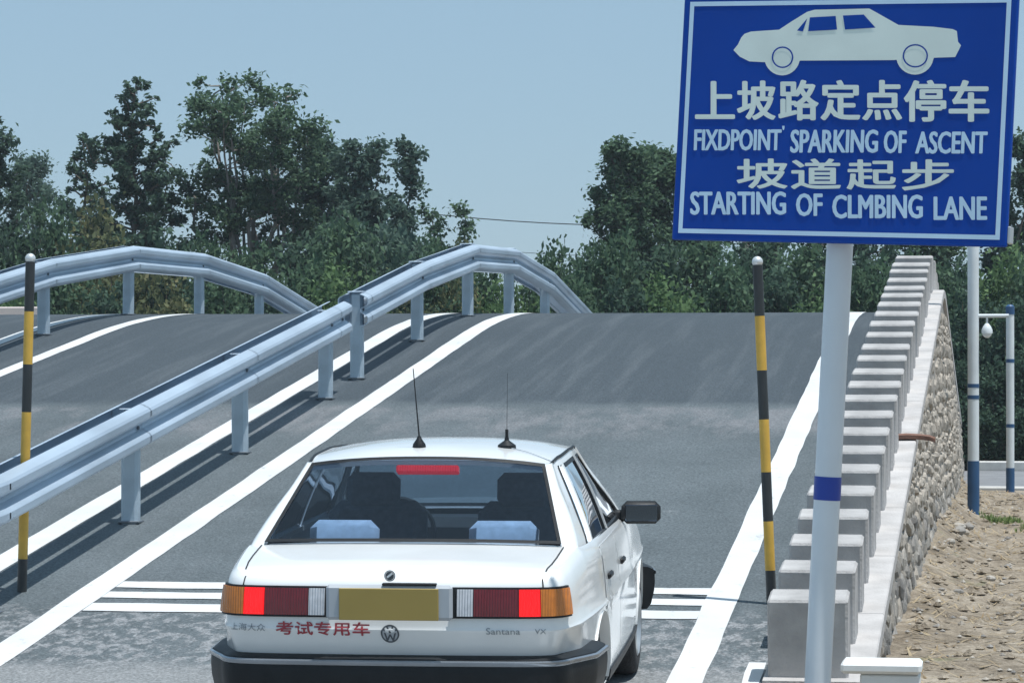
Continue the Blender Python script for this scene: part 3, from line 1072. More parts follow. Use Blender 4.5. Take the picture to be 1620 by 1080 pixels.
for side in (1, -1):
    rows = []
    for u in us:
        x, y = oxy(u)
        zb = zbelt(y)
        zl = zlow(y) if x > .6 else .20
        rows.append([S(u, max(z, zl), 0, side) for z in zrows(zb)])
    mb.grid(rows if side == 1 else [list(reversed(r_)) for r_ in rows])
    # arch lips
    for a in AX:
        pts = []
        for i in range(33):
            t = math.pi * i / 32
            y = a + .355 * math.cos(t); z = max(.2, .285 + .355 * math.sin(t))
            pts.append(S(u_y(y), z, .006, side))
        inn = [p + Vector((-side * .11, 0, 0)) for p in pts]
        mb.grid([pts, inn] if side == 1 else [inn, pts])
# boot and bonnet tops
def toprow(u):
    x, y = oxy(u); zb = zbelt(y)
    p = S(u, zb)
    cr = .018 if y < 2 else .03
    k = np.linspace(-1, 1, 15)
    return [Vector((p.x * t, p.y, zb + cr * (1 - abs(t) ** 2.5) * min(1.0, max(0.0, abs(y - (.10 if y < 2 else 4.46)) / .25)))) for t in k]
rear_u = [u for u in us if oxy(u)[1] <= .80 and u > .02]
front_u = [u for u in us if oxy(u)[1] >= 3.08 and u < ULEN - .02]
mb.grid([toprow(u) for u in rear_u])
mb.grid([toprow(u) for u in front_u])

# greenhouse
def xr_(y): return float(np.interp(y, [1.2, 1.6, 2.1, 2.6], [.572, .600, .602, .570]))
def zr_(y): return float(np.interp(y, [1.2, 1.27, 1.5, 2.0, 2.4, 2.55, 2.7], [1.300, 1.310, 1.335, 1.345, 1.335, 1.315, 1.28]))
def XS(y, z):
    p = S(u_y(y), zbelt(y))
    t = (z - p.z) / (zr_(y) - p.z)
    tt = max(0.0, min(1.1, t))
    return p.x + (xr_(y) - p.x) * tt + .014 * math.sin(math.pi * min(tt, 1))
def G(y, z, off=0.0, side=1): return Vector((side * (XS(y, z) + off), y, z))
RWB, RWT = (.690, .745, .985), (.560, 1.262, 1.318)
WSB, WST = (.690, 3.130, .950), (.560, 2.545, 1.318)
def cpillar(side, edge_b, edge_t, q_b, q_t, sgn):
    rows, rin = [], []
    for i in range(11):
        t = -.10 + 1.10 * i / 10
        e = Vector(edge_b).lerp(Vector(edge_t), t)
        q = (q_b[0] + (q_t[0] - q_b[0]) * t, q_b[1] + (q_t[1] - q_b[1]) * t)
        y2 = e.y + sgn * min(.10, .6 * abs(q[0] - e.y))
        z2 = e.z + .004
        c2 = G(y2, z2); c3 = G(q[0], q[1])
        c1 = (e + c2) * .5 + Vector((.018, -sgn * .022, .004))
        row = [e, e.lerp(c1, .55) + Vector((.006, -sgn * .006, 0)), c1, c1.lerp(c2, .5) + Vector((.006, -sgn * .004, 0)), c2, c2.lerp(c3, .5), c3]
        for k in (5,): row[k].x = XS(row[k].y, row[k].z)
        rows.append([Vector((side * p.x, p.y, p.z)) for p in row])
        rin.append([Vector((side * (p.x - .010 - .025 * min(1, k / 4)), p.y + sgn * .03 * (1 - min(1, k / 4)), p.z)) for k, p in enumerate(row)])
    if side * sgn > 0: mb.slab(rin, rows) if False else mb.slab(rows, rin)
    else: mb.slab(rows, rin)
def gstrip(mb, A, B, off=0.0, th=.025, side=1, n=4, k=8):
    rows, rin = [], []
    for i in range(k + 1):
        t = i / k
        a = (A[0][0] + (A[1][0] - A[0][0]) * t, A[0][1] + (A[1][1] - A[0][1]) * t)
        b = (B[0][0] + (B[1][0] - B[0][0]) * t, B[0][1] + (B[1][1] - B[0][1]) * t)
        rr, ri = [], []
        for j in range(n + 1):
            s = j / n
            y, z = a[0] + (b[0] - a[0]) * s, a[1] + (b[1] - a[1]) * s
            rr.append(G(y, z, off, side)); ri.append(G(y, z, off - th, side))
        rows.append(rr); rin.append(ri)
    mb.slab(rows, rin)
ZB = .938
for side in (1, -1):
    cpillar(side, RWB, RWT, (1.06, ZB + .01), (1.42, 1.312), 1)
    cpillar(side, WSB, WST, (3.00, ZB + .01), (2.47, 1.312), -1)
    gstrip(mb, ((1.04, ZB - .01), (3.02, ZB - .01)), ((1.06, ZB + .014), (2.99, ZB + .014)), 0, .03, side, 2, 20)
    # cantrail
    ra_, rb_ = [], []
    for i in range(15):
        y = 1.40 + (2.49 - 1.40) * i / 14
        ra_.append([G(y, zr_(y) - .030, .001, side), G(y, zr_(y) - .008, .001, side), G(y, zr_(y) + .004, -.004, side)])
        rb_.append([G(y, zr_(y) - .030, -.03, side), G(y, zr_(y) - .008, -.03, side), G(y, zr_(y) + .002, -.03, side)])
    mb.slab(ra_, rb_)
# roof skin
def roof_pt(t, y, dz=0.0):
    w = xr_(y) + .004
    cr = float(np.interp(y, [1.24, 1.45, 1.9, 2.4, 2.57], [.034, .052, .058, .050, .036]))
    return Vector((w * t, y, zr_(y) + cr * (1 - abs(t) ** 2.6) + dz))
rt = list(np.linspace(-1, 1, 21))
rys = [1.246, 1.262, 1.30, 1.4, 1.55, 1.7, 1.9, 2.1, 2.3, 2.45, 2.53, 2.56]
mb.slab([[roof_pt(t, y) for t in rt] for y in rys], [[roof_pt(t, y, -.022) for t in rt] for y in rys])
body = mb.build('body', M['car_white'], car, smooth=32)

# under-body and wheel wells
mb = MB()
mb.box((0, 2.3, .26), (1.40, 4.0, .12))
for a in AX: mb.box((0, a, .52), (1.30, .76, .42))
mb.build('underbody', M['grey_dark'], car)

# rear window, windscreen
def screen(mb, B, T, sgn, inset_, off, flip=False, x_in=0.0, top_gap=0.0):
    rows = []
    for i in range(9):
        t = top_gap * 0 + i / 8
        t = inset_ / .45 + (1 - 2 * inset_ / .45) * t
        e = Vector(B).lerp(Vector(T), t)
        w = e.x - inset_
        row = []
        for s in np.linspace(-1, 1, 13):
            bow = -sgn * .030 * (1 - abs(s) ** 2)
            row.append(Vector((w * s, e.y + bow - sgn * off * .57, e.z + .034 * (1 - abs(s) ** 2.4) * (t * .75 + .25) + off * .8)))
        rows.append(row)
    return rows
def screen_slab(B, T, sgn, i0, o0, o1):
    mb = MB(); mb.slab(screen(mb, B, T, sgn, i0, o0), screen(mb, B, T, sgn, i0, o1)); return mb
def frame_ring(B, T, sgn, i0, i1, off):
    """black seal between outer inset i0 and inner inset i1"""
    mb = MB()
    A_, B_ = screen(mb, B, T, sgn, i0, off), screen(mb, B, T, sgn, i1, off)
    def per(rw): return rw[0][:-1] + [r_[-1] for r_ in rw[:-1]] + list(reversed(rw[-1]))[:-1] + [r_[0] for r_ in reversed(rw)]
    mb.grid([per(A_), per(B_)])
    return mb
mb = MB(); mb.grid(screen(mb, RWB, RWT, 1, .012, .004))
rw = mb.build('rear_window', M['glass_r'], car, smooth=60)
frame_ring(RWB, RWT, 1, .0, .017, .008).build('window_seal', M['car_trim'], rw, smooth=60)
mb = MB(); mb.grid(screen(mb, WSB, WST, -1, .012, .004))
ws_ = mb.build('windscreen', M['glass_s'], car, smooth=60)
frame_ring(WSB, WST, -1, .0, .024, .010).build('window_seal', M['car_trim'], ws_, smooth=60)
# heater-wire free glass carries the lit third brake lamp on its inside
mb = MB(); mb.box((.0, 1.262, 1.292), (.30, .05, .036), Matrix.Rotation(R(-20), 3, 'X'), bev=.006)
mb.build('third_brake_light', M['lens_third'], car)

# doors: proud panels on the flank, with handles, shut lines and glass
def flank_patch(y0, y1, z0, z1, o0, o1, side, ny=18, nz=10, arch=None):
    rows, rin = [], []
    for i in range(ny + 1):
        y = y0 + (y1 - y0) * i / ny
        u = u_y(y); zb = zbelt(y)
        zt = min(z1, zb - .002)
        zl = z0
        if arch is not None:
            d = abs(y - arch)
            if d < .385: zl = max(z0, .285 + math.sqrt(.385 ** 2 - d * d))
        zs = sorted(set([zl + (zt - zl) * j / nz for j in range(nz + 1)]))
        zs = [zl + (zt - zl) * j / nz for j in range(nz + 1)]
        # keep the crease crisp
        rows.append([S(u, z, o1, side) for z in zs]); rin.append([S(u, z, o0, side) for z in zs])
    mb = MB()
    mb.slab(rows, rin)
    return mb
for side in (1, -1):
    for nm, y0, y1, arch in (('rear', 1.33, 2.035, 1.15), ('front', 2.05, 3.02, None)):
        d = flank_patch(y0, y1, .285, .93, -.004, .0035, side, arch=arch, nz=22).build('door', M['car_white'], car, smooth=24)
        # shut line around it
        mb = MB()
        for ya, yb in ((y0 - .010, y0), (y1, y1 + .010)):
            rows = []
            for j in range(12):
                z = .285 + (.925 - .285) * j / 11
                if arch is not None and ya < 1.5:
                    dd = abs(ya - arch); z = max(z, .285 + math.sqrt(max(0, .385 ** 2 - dd * dd)))
                rows.append([S(u_y(ya), z, .0012, side), S(u_y(yb), z, .0012, side)])
            mb.grid(rows)
        mb.build('shut_line', M['car_gap'], d)
        hy = y0 + .11
        hm = MB()
        a = S(u_y(hy), .775, .010, side); b = S(u_y(hy + .15), .775, .010, side)
        hm.box((a + b) / 2, (.022, .15, .030), Matrix.Rotation(math.atan2(-(b - a).x, (b - a).y), 3, 'Z'), bev=.008)
        hm.build('handle', M['car_trim'], d)
        # door glass with its thin bright frame
        if nm == 'rear':
            polys = [((1.325, ZB + .012), (2.02, ZB + .012), (1.555, 1.306), (2.02, 1.314))]
        else:
            polys = [((2.085, ZB + .012), (2.965, ZB + .012), (2.085, 1.314), (2.475, 1.306))]
        for a0, a1, b0, b1 in polys:
            gm = MB(); gstrip(gm, (a0, a1), (b0, b1), -.010, .004, side, 6, 8)
            gl = gm.build('door_window', M['glass_s'], d, smooth=60)
            fm = MB()
            w = .016
            gstrip(fm, ((a0[0] - w, a0[1]), (b0[0] - w, b0[1])), ((a0[0] + .004, a0[1]), (b0[0] + .004, b0[1])), .002, .018, side, 1, 8)
            fm.build('window_frame', M['car_white'], gl)
            fm = MB()
            gstrip(fm, ((a1[0] - .004, a1[1]), (b1[0] - .004, b1[1])), ((a1[0] + w, a1[1]), (b1[0] + w, b1[1])), .002, .018, side, 1, 8)
            fm.build('window_frame', M['car_white'], gl)
            fm = MB()
            gstrip(fm, ((a0[0], a0[1] - .012), (a1[0], a1[1] - .012)), ((a0[0], a0[1] + .004), (a1[0], a1[1] + .004)), .004, .012, side, 1, 10)
            gstrip(fm, ((a0[0] + .004, a0[1]), (b0[0] + .004, b0[1])), ((a0[0] + .022, a0[1]), (b0[0] + .022, b0[1])), -.002, .010, side, 1, 8)
            gstrip(fm, ((a1[0] - .022, a1[1]), (b1[0] - .022, b1[1])), ((a1[0] - .004, a1[1]), (b1[0] - .004, b1[1])), -.002, .010, side, 1, 8)
            gstrip(fm, ((b0[0], b0[1] - .020), (b1[0], b1[1] - .020)), ((b0[0], b0[1] + .002), (b1[0], b1[1] + .002)), -.002, .010, side, 1, 8)
            fm.build('window_seal', M['car_trim'], gl)
    gm = MB(); gstrip(gm, ((1.085, ZB + .012), (1.295, ZB + .012)), ((1.435, 1.300), (1.53, 1.306)), -.010, .004, side, 5, 6)
    q = gm.build('quarter_window', M['glass_s'], car, smooth=60)
    fm = MB(); gstrip(fm, ((1.062, ZB + .008), (1.418, 1.304)), ((1.095, ZB + .008), (1.440, 1.304)), .003, .012, side, 1, 8)
    gstrip(fm, ((1.062, ZB), (1.31, ZB)), ((1.07, ZB + .016), (1.31, ZB + .016)), .003, .012, side, 1, 6)
    fm.build('window_seal', M['car_trim'], q)
    fm = MB(); gstrip(fm, ((1.290, ZB + .010), (1.527, 1.306)), ((1.312, ZB + .010), (1.545, 1.306)), .002, .018, side, 1, 8)
    fm.build('window_post', M['car_white'], q)
    # drip rail along the roof edge
    mb = MB()
    mb.tube([G(1.28 + (2.52 - 1.28) * i / 16, zr_(1.28 + (2.52 - 1.28) * i / 16) + .004, .004, side) for i in range(17)], .0075, 6)
    mb.build('drip_rail', M['car_trim'], car, smooth=60)
    # dark sill moulding between the wheels
    flank_patch(1.52, 3.33, .262, .318, 0, .012, side, 20, 3).build('side_moulding', M['car_trim'], car, smooth=40)
    # mirrors
    my = 2.80
    c = G(my, ZB + .032, .0, side)
    mb = MB()
    mb.box(c + Vector((side * .135, -.01, .0)), (.205, .085, .118), Matrix.Rotation(side * R(6), 3, 'Z'), bev=.028)
    mb.box(c + Vector((side * .02, .01, -.02)), (.07, .05, .06), bev=.012)
    mr = mb.build('door_mirror', M['car_trim'], car, smooth=80)
    mb = MB(); mb.box(c + Vector((side * .140, -.055, .0)), (.165, .006, .084), Matrix.Rotation(side * R(6), 3, 'Z'), bev=.002)
    mb.build('mirror_glass', M['mirror'], mr)

# boot lid outline, lock and badges
_dk = [(S(u, zbelt(oxy(u)[1])), oxy(u)[1]) for u in rear_u]
DKY = [p.y for p, _ in _dk]; DKX = [p.x for p, _ in _dk]; DKZ = [p.z for p, _ in _dk]; DKF = [min(1.0, max(0.0, (y - .10) / .25)) for _, y in _dk]
def deck(x, y, dz=.0016):
    zc = float(np.interp(y, DKY, DKZ)); pxx = float(np.interp(y, DKY, DKX)); fc = float(np.interp(y, DKY, DKF))
    return Vector((x, y, zc + .018 * (1 - min(1, abs(x) / pxx) ** 2.5) * fc + dz))
for side in (1, -1):
    gap = MB()
    pts = [(.700, .735), (.698, .66), (.693, .50), (.685, .36), (.676, .29), (.672, .235)]
    dense_p = []
    for (xa, ya), (xb, yb) in zip(pts[:-1], pts[1:]):
        for i in range(5): dense_p.append((xa + (xb - xa) * i / 5, ya + (yb - ya) * i / 5))
    dense_p.append(pts[-1])
    gap.grid([[deck(side * (x - .0035), y, .003), deck(side * (x + .0035), y, .003)] for x, y in dense_p])
    u = u_x(.675)
    gap.grid([[S(u - .0035, z, .002, side), S(u + .0035, z, .002, side)] for z in np.linspace(.856, .893, 8)])
    gap.build('boot_lid_gap', M['car_gap'], body)

def tail_patch(x0, x1, z0, z1, o0, o1, side, n=14, nz=4, bev=0.0):
    u0, u1 = u_x(x0) if x0 < .79 else x0, u_x(x1)
    rows, rin = [], []
    for i in range(n + 1):
        u = u0 + (u1 - u0) * i / n
        rows.append([S(u, z0 + (z1 - z0) * j / nz, o1, side) for j in range(nz + 1)])
        rin.append([S(u, z0 + (z1 - z0) * j / nz, o0, side) for j in range(nz + 1)])
    mb = MB(); mb.slab(rows, rin); return mb
def tail_patch_u(u0, u1, z0, z1, o0, o1, side, n=12, nz=4):
    rows, rin = [], []
    for i in range(n + 1):
        u = u0 + (u1 - u0) * i / n
        rows.append([S(u, z0 + (z1 - z0) * j / nz, o1, side) for j in range(nz + 1)])
        rin.append([S(u, z0 + (z1 - z0) * j / nz, o0, side) for j in range(nz + 1)])
    mb = MB(); mb.slab(rows, rin); return mb
Z0, Z1 = .722, .856
uo = u_x(.780)
for side in (1, -1):
    h = tail_patch_u(u_x(.272), uo + .012, Z0, Z1, -.01, .012, side, 24).build('tail_lamp', M['car_trim'], car, smooth=40)
    zz0, zz1 = Z0 + .010, Z1 - .008
    ua = u_x(.292)
    span = uo - ua
    b = [0, .135, .50, .675, 1.0]
    for k, (nm, mt) in enumerate((('reversing_lens', 'lens_clear'), ('tail_lens', 'lens_red'), ('brake_lens', 'lens_brake'), ('indicator_lens', 'lens_amber'))):
        tail_patch_u(ua + span * b[k] + .0015, ua + span * b[k + 1] - .0015, zz0, zz1, .004, .020, side, 8, 3).build(nm, M[mt], h, smooth=40)
# number plate between the lamps
pm = MB()
pm.box((0, .070, .793), (.56, .03, .155), bev=.05 * .0 + .014)
mount = pm.build('plate_mount', M['plate_mount'], car)
pm = MB(); pm.box((0, .051, .787), (.44, .008, .140), bev=.003); pm.build('number_plate', M['plate'], mount)
pm = MB(); pm.box((.09, .068, .874), (.24, .03, .010), bev=.003); pm.build('plate_lamp', M['car_trim'], car)
# boot lock
def ring(mb, c, r0, r1, n=24):
    a = [(c + Vector((r0 * math.cos(2 * math.pi * i / n), 0, r0 * math.sin(2 * math.pi * i / n)))) for i in range(n + 1)]
    b = [(c + Vector((r1 * math.cos(2 * math.pi * i / n), 0, r1 * math.sin(2 * math.pi * i / n)))) for i in range(n + 1)]
    mb.grid([b, a])
def disc(mb, c, r, n=24):
    mb.add([c + Vector((r * math.cos(2 * math.pi * i / n), 0, r * math.sin(2 * math.pi * i / n))) for i in range(n)], [tuple(reversed(range(n)))])
def tail_y(z): return S(.01, z).y
mb = MB(); disc(mb, Vector((-.005, .118, .905)), .025); lk = mb.build('boot_lock', M['emblem'], car)
lk.rotation_euler = (0, 0, 0)
mb = MB(); ring(mb, Vector((-.005, .1165, .905)), .0185, .0225); mb.build('lock_ring', M['chrome'], lk)
mb = MB(); mb.box((-.005, .1162, .907), (.030, .002, .009), Matrix.Rotation(R(-38), 3, 'Y')); mb.build('key_slot', M['car_white'], lk)
# round maker's badge under the plate
ebx, ebz = -.005, .650
def on_tail(x, z, off):
    return S(u_x(abs(x)), z, off, 1 if x >= 0 else -1)
def tail_disc(mb, r0, r1, off, n=28):
    mb.grid([[on_tail(ebx + r * math.cos(2 * math.pi * i / n), ebz + r * math.sin(2 * math.pi * i / n), off) for i in range(n + 1)] for r in (r1, r0)])
mb = MB(); tail_disc(mb, .001, .040, .002); bd = mb.build('badge', M['plate_mount'], car)
mb = MB(); tail_disc(mb, .034, .041, .0035)
def bar(mb, x0, z0, x1, z1, w):
    d = Vector((x1 - x0, z1 - z0)).normalized(); nn = Vector((-d.y, d.x)) * w / 2
    c4 = [(x0 - nn.x, z0 - nn.y), (x1 - nn.x, z1 - nn.y), (x1 + nn.x, z1 + nn.y), (x0 + nn.x, z0 + nn.y)]
    mb.add([on_tail(ebx + a, ebz + b, .0037) for a, b in c4], [(0, 1, 2, 3)])
for sx in (1, -1):
    bar(mb, sx * .014, .033, 0, .004, .0075)
    bar(mb, sx * .028, .022, sx * .013, -.031, .0075)
    bar(mb, sx * .013, -.031, 0, -.003, .0075)
mb.build('badge_mark', M['emblem'], bd)
def tail_text(body, x0, x1, z0, z1, mat, bold=0.0):
    mb = MB()
    def mp(a, b):
        p = S(u_x(abs(a)), b, .004, 1 if a >= 0 else -1); return p
    for j, (ex, ez) in enumerate(((0, 0), (-1, 0), (1, 0), (0, -1), (0, 1))):
        if j and not bold: break
        w = bold * (z1 - z0)
        fit_text(mb, body, x0 + ex * w, x1 + ex * w, z0 + ez * w, z1 + ez * w, lambda a, b: mp(a, b) + Vector((0, -.0001 * j, 0)), 0)
    mb.build('lettering', M[mat], car)
tail_text('考试专用车', -.515, -.095, .640, .700, 'red_text', .022)
tail_text('上海大众', -.735, -.565, .655, .688, 'grey_text', 0)
tail_text('Santana', .42, .57, .650, .680, 'grey_text', 0)
tail_text('VX', .635, .685, .652, .675, 'grey_text', 0)

# bumpers
def bumper(u_list, side_prof, name, strip_z):
    rows_l = []
    seq = [(u, -1) for u in reversed(u_list)] + [(u, 1) for u in u_list[1:]]
    prof = side_prof
    mb = MB()
    rows = [[S(u, .5, o, s) + Vector((0, 0, z - .5)) for o, z in prof] for u, s in seq]
    mb.grid(rows)
    mb.add([p for p in rows[0]], [tuple(range(len(prof)))])
    mb.add([p for p in rows[-1]], [tuple(reversed(range(len(prof))))])
    b = mb.build(name, M['car_trim'], car, smooth=35)
    mb = MB()
    sp_ = [(.068, strip_z + .013), (.079, strip_z + .008), (.080, strip_z - .006), (.070, strip_z - .013)]
    mb.grid([[S(u, .5, o, s) + Vector((0, 0, z - .5)) for o, z in sp_] for u, s in seq])
    mb.build('bumper_strip', M['bumper_strip'], b, smooth=60)
prof = [(-.01, .555), (.035, .552), (.062, .540), (.072, .520), (.074, .470), (.070, .420), (.052, .345), (.030, .315), (-.02, .310)]
bumper([u for u in np.linspace(0, u_y(.74), 46)], prof, 'rear_bumper', .522)
bumper([u for u in np.linspace(ULEN, u_y(4.10), 36)], prof, 'front_bumper', .522)
# headlamps and grille at the front
for side in (1, -1):
    rows, rin = [], []
    for u in np.linspace(ULEN - .72, ULEN - .42, 9):
        rows.append([S(u, z, .012, side) for z in (.60, .66, .70)]); rin.append([S(u, z, -.005, side) for z in (.60, .66, .70)])
    mb = MB(); mb.slab(rows, rin); mb.build('headlamp', M['lens_clear'], car)
rows = []
for u, s in [(u, -1) for u in np.linspace(ULEN - .41, ULEN, 8)] + [(u, 1) for u in np.linspace(ULEN, ULEN - .41, 8)[1:]]:
    rows.append([S(u, z, .006, s) for z in (.60, .70)])
mb = MB(); mb.grid(rows); mb.build('grille', M['car_trim'], car)

# wheels
wheel_src = None
for a in AX:
    for side in (1, -1):
        if wheel_src is None:
            mb = MB()
            pr = [(-.092, .19), (-.095, .24), (-.088, .278), (-.065, .292), (0, .296), (.065, .292), (.088, .278), (.095, .24), (.092, .19)]
            n = 36
            mb.grid([[(x, r_ * math.cos(2 * math.pi * k / n), r_ * math.sin(2 * math.pi * k / n)) for x, r_ in pr] for k in range(n + 1)])
            w = mb.build('wheel', M['tyre'], car, smooth=50)
            mb = MB()
            pr = [(.092, .192), (.098, .180), (.080, .165), (.050, .150), (.055, .10), (.075, .06), (.088, .035), (.09, .0)]
            mb.grid([[(x, r_ * math.cos(2 * math.pi * k / n), r_ * math.sin(2 * math.pi * k / n)) for x, r_ in pr] for k in range(n + 1)])
            for k in range(8):
                t = 2 * math.pi * k / 8
                mb.box((.062, .115 * math.cos(t), .115 * math.sin(t)), (.03, .03, .05), Matrix.Rotation(t, 3, 'X'), bev=.006)
            rim_o = mb.build('rim', M['rim'], w, smooth=40)
            wheel_src = (w, rim_o)
            o = w
        else:
            o = wheel_src[0].copy(); COL.objects.link(o); o.parent = car
            r2 = wheel_src[1].copy(); COL.objects.link(r2); r2.parent = o
        o.location = (side * .722, a, .294)
        o.rotation_euler = (0, 0, 0 if side == 1 else math.pi)

# cabin
mb = MB()
mb.box((0, 2.0, .36), (1.46, 2.2, .06)); mb.box((0, .95, .905), (1.36, .42, .02), bev=.004)
mb.box((0, 1.16, .68), (1.40, .10, .46), Matrix.Rotation(R(-8), 3, 'X'), bev=.03)
mb.box((0, 1.50, .52), (1.40, .60, .18), bev=.04)
mb.box((0, 3.02, .80), (1.42, .34, .26), bev=.05)
mb.box((.55, 3.0, .94), (.3, .2, .06), bev=.02)
cabin = mb.build('cabin_interior', M['cabin'], car)
for sx in (-.38, .38):
    mb = MB(); mb.box((sx, 1.12, .968), (.33, .10, .19), Matrix.Rotation(R(-14), 3, 'X'), bev=.04)
    mb.build('rear_headrest', M['seat_pale'], car, smooth=80)
    mb = MB()
    mb.box((sx, 2.08, .80), (.50, .15, .56), Matrix.Rotation(R(-12), 3, 'X'), bev=.06)
    mb.box((sx, 2.36, .53), (.50, .52, .16), bev=.05)
    st = mb.build('front_seat', M['seat'], car, smooth=40)
    mb = MB(); mb.box((sx, 1.98, 1.145), (.27, .09, .17), Matrix.Rotation(R(-10), 3, 'X'), bev=.035)
    mb.build('headrest', M['seat'], st, smooth=40)
mb = MB()
n = 24
rotm = Matrix.Rotation(R(-65), 3, 'X')
mb.tube([Vector((-.37, 2.74, .88)) + rotm @ Vector((.185 * math.cos(2 * math.pi * k / n), .185 * math.sin(2 * math.pi * k / n), 0)) for k in range(n + 1)], .013, 6)
mb.build('steering_wheel', M['cabin'], car)
mb = MB(); mb.box((0, 2.60, 1.265), (.22, .03, .06), bev=.012); mb.build('inner_mirror', M['cabin'], car)

# roof aerials
def aerial(x, y, top, r, label=None, wide=False):
    z = roof_pt(x / xr_(y), y).z
    mb = MB()
    mb.tube([(x, y, z - .004), (x, y, z + .012), (x, y, z + .035), (x, y, z + .05)], [.034, .030, .014, .008] if not wide else [.046, .044, .012, .010], 14)
    a = mb.build('roof_aerial', M['car_trim'], car, smooth=40)
    mb = MB()
    P = Vector((x, y, z + .045)); Q = Vector(top)
    mb.tube([P, P.lerp(Q, .33), P.lerp(Q, .66), Q], [r * 1.5, r * 1.2, r, r * .8], 6)
    mb.build('whip', M['car_trim'], a)
    return a
aerial(-.08, 1.52, (-.105, 1.50, 1.765), .0028)
a2 = aerial(.338, 1.60, (.345, 1.58, 1.74), .0009, wide=True)
z2 = roof_pt(.338 / xr_(1.60), 1.60).z
mb = MB(); mb.tube([(.338, 1.60, z2 + .05), (.338, 1.60, z2 + .088)], .008, 8); mb.build('coil', M['car_trim'], a2)
mb = MB()
pts = []
for i in range(9):
    t = i / 8
    x = .36 + .235 * t; y = 1.57 - .20 * t
    pts.append((x, y, roof_pt(min(.99, x / xr_(y)), y).z + .003))
mb.tube(pts, .0022, 5); mb.build('aerial_lead', M['plate_mount'], a2)

# ------------------------------------------------------------------ trees and shrubs behind the ramp
def leaf_mesh(C, size, rg, name, mat):
    """kite-shaped leaves at the centres C"""
    n = len(C)
    d = rg.normal(size=(n, 3)); d[:, 2] = d[:, 2] * .6 - .15
    d /= np.linalg.norm(d, axis=1)[:, None]
    e = rg.normal(size=(n, 3)); e[:, 2] *= .55
    e -= d * (e * d).sum(1)[:, None]
    e /= np.linalg.norm(e, axis=1)[:, None]
    nn = np.cross(d, e)
    s = (size * rg.uniform(.6, 1.35, n))[:, None]
    V = np.empty((n, 4, 3))
    V[:, 0] = C - d * s * .55
    V[:, 1] = C + e * s * .34 + nn * s * .10
    V[:, 2] = C + d * s * .65
    V[:, 3] = C - e * s * .34 + nn * s * .10
    me = bpy.data.meshes.new(name)
    me.vertices.add(4 * n); me.loops.add(4 * n); me.polygons.add(n)
    me.vertices.foreach_set('co', V.reshape(-1))
    me.loops.foreach_set('vertex_index', np.arange(4 * n, dtype=np.int32))
    me.polygons.foreach_set('loop_start', np.arange(0, 4 * n, 4, dtype=np.int32))
    me.polygons.foreach_set('loop_total', np.full(n, 4, dtype=np.int32))
    me.materials.append(mat)
    me.update()
    return me

def limb(p0, p1, rg, k=5, wob=.08):
    p0, p1 = np.array(p0, float), np.array(p1, float)
    L = np.linalg.norm(p1 - p0)
    pts = []
    for i in range(k):
        t = i / (k - 1)
        w = rg.normal(size=3) * wob * L * (0 if i in (0, k - 1) else 1) * .5
        sag = np.array([0, 0, -.05 * L * math.sin(math.pi * t)])
        pts.append(p0 + (p1 - p0) * t + w + sag)
    return pts

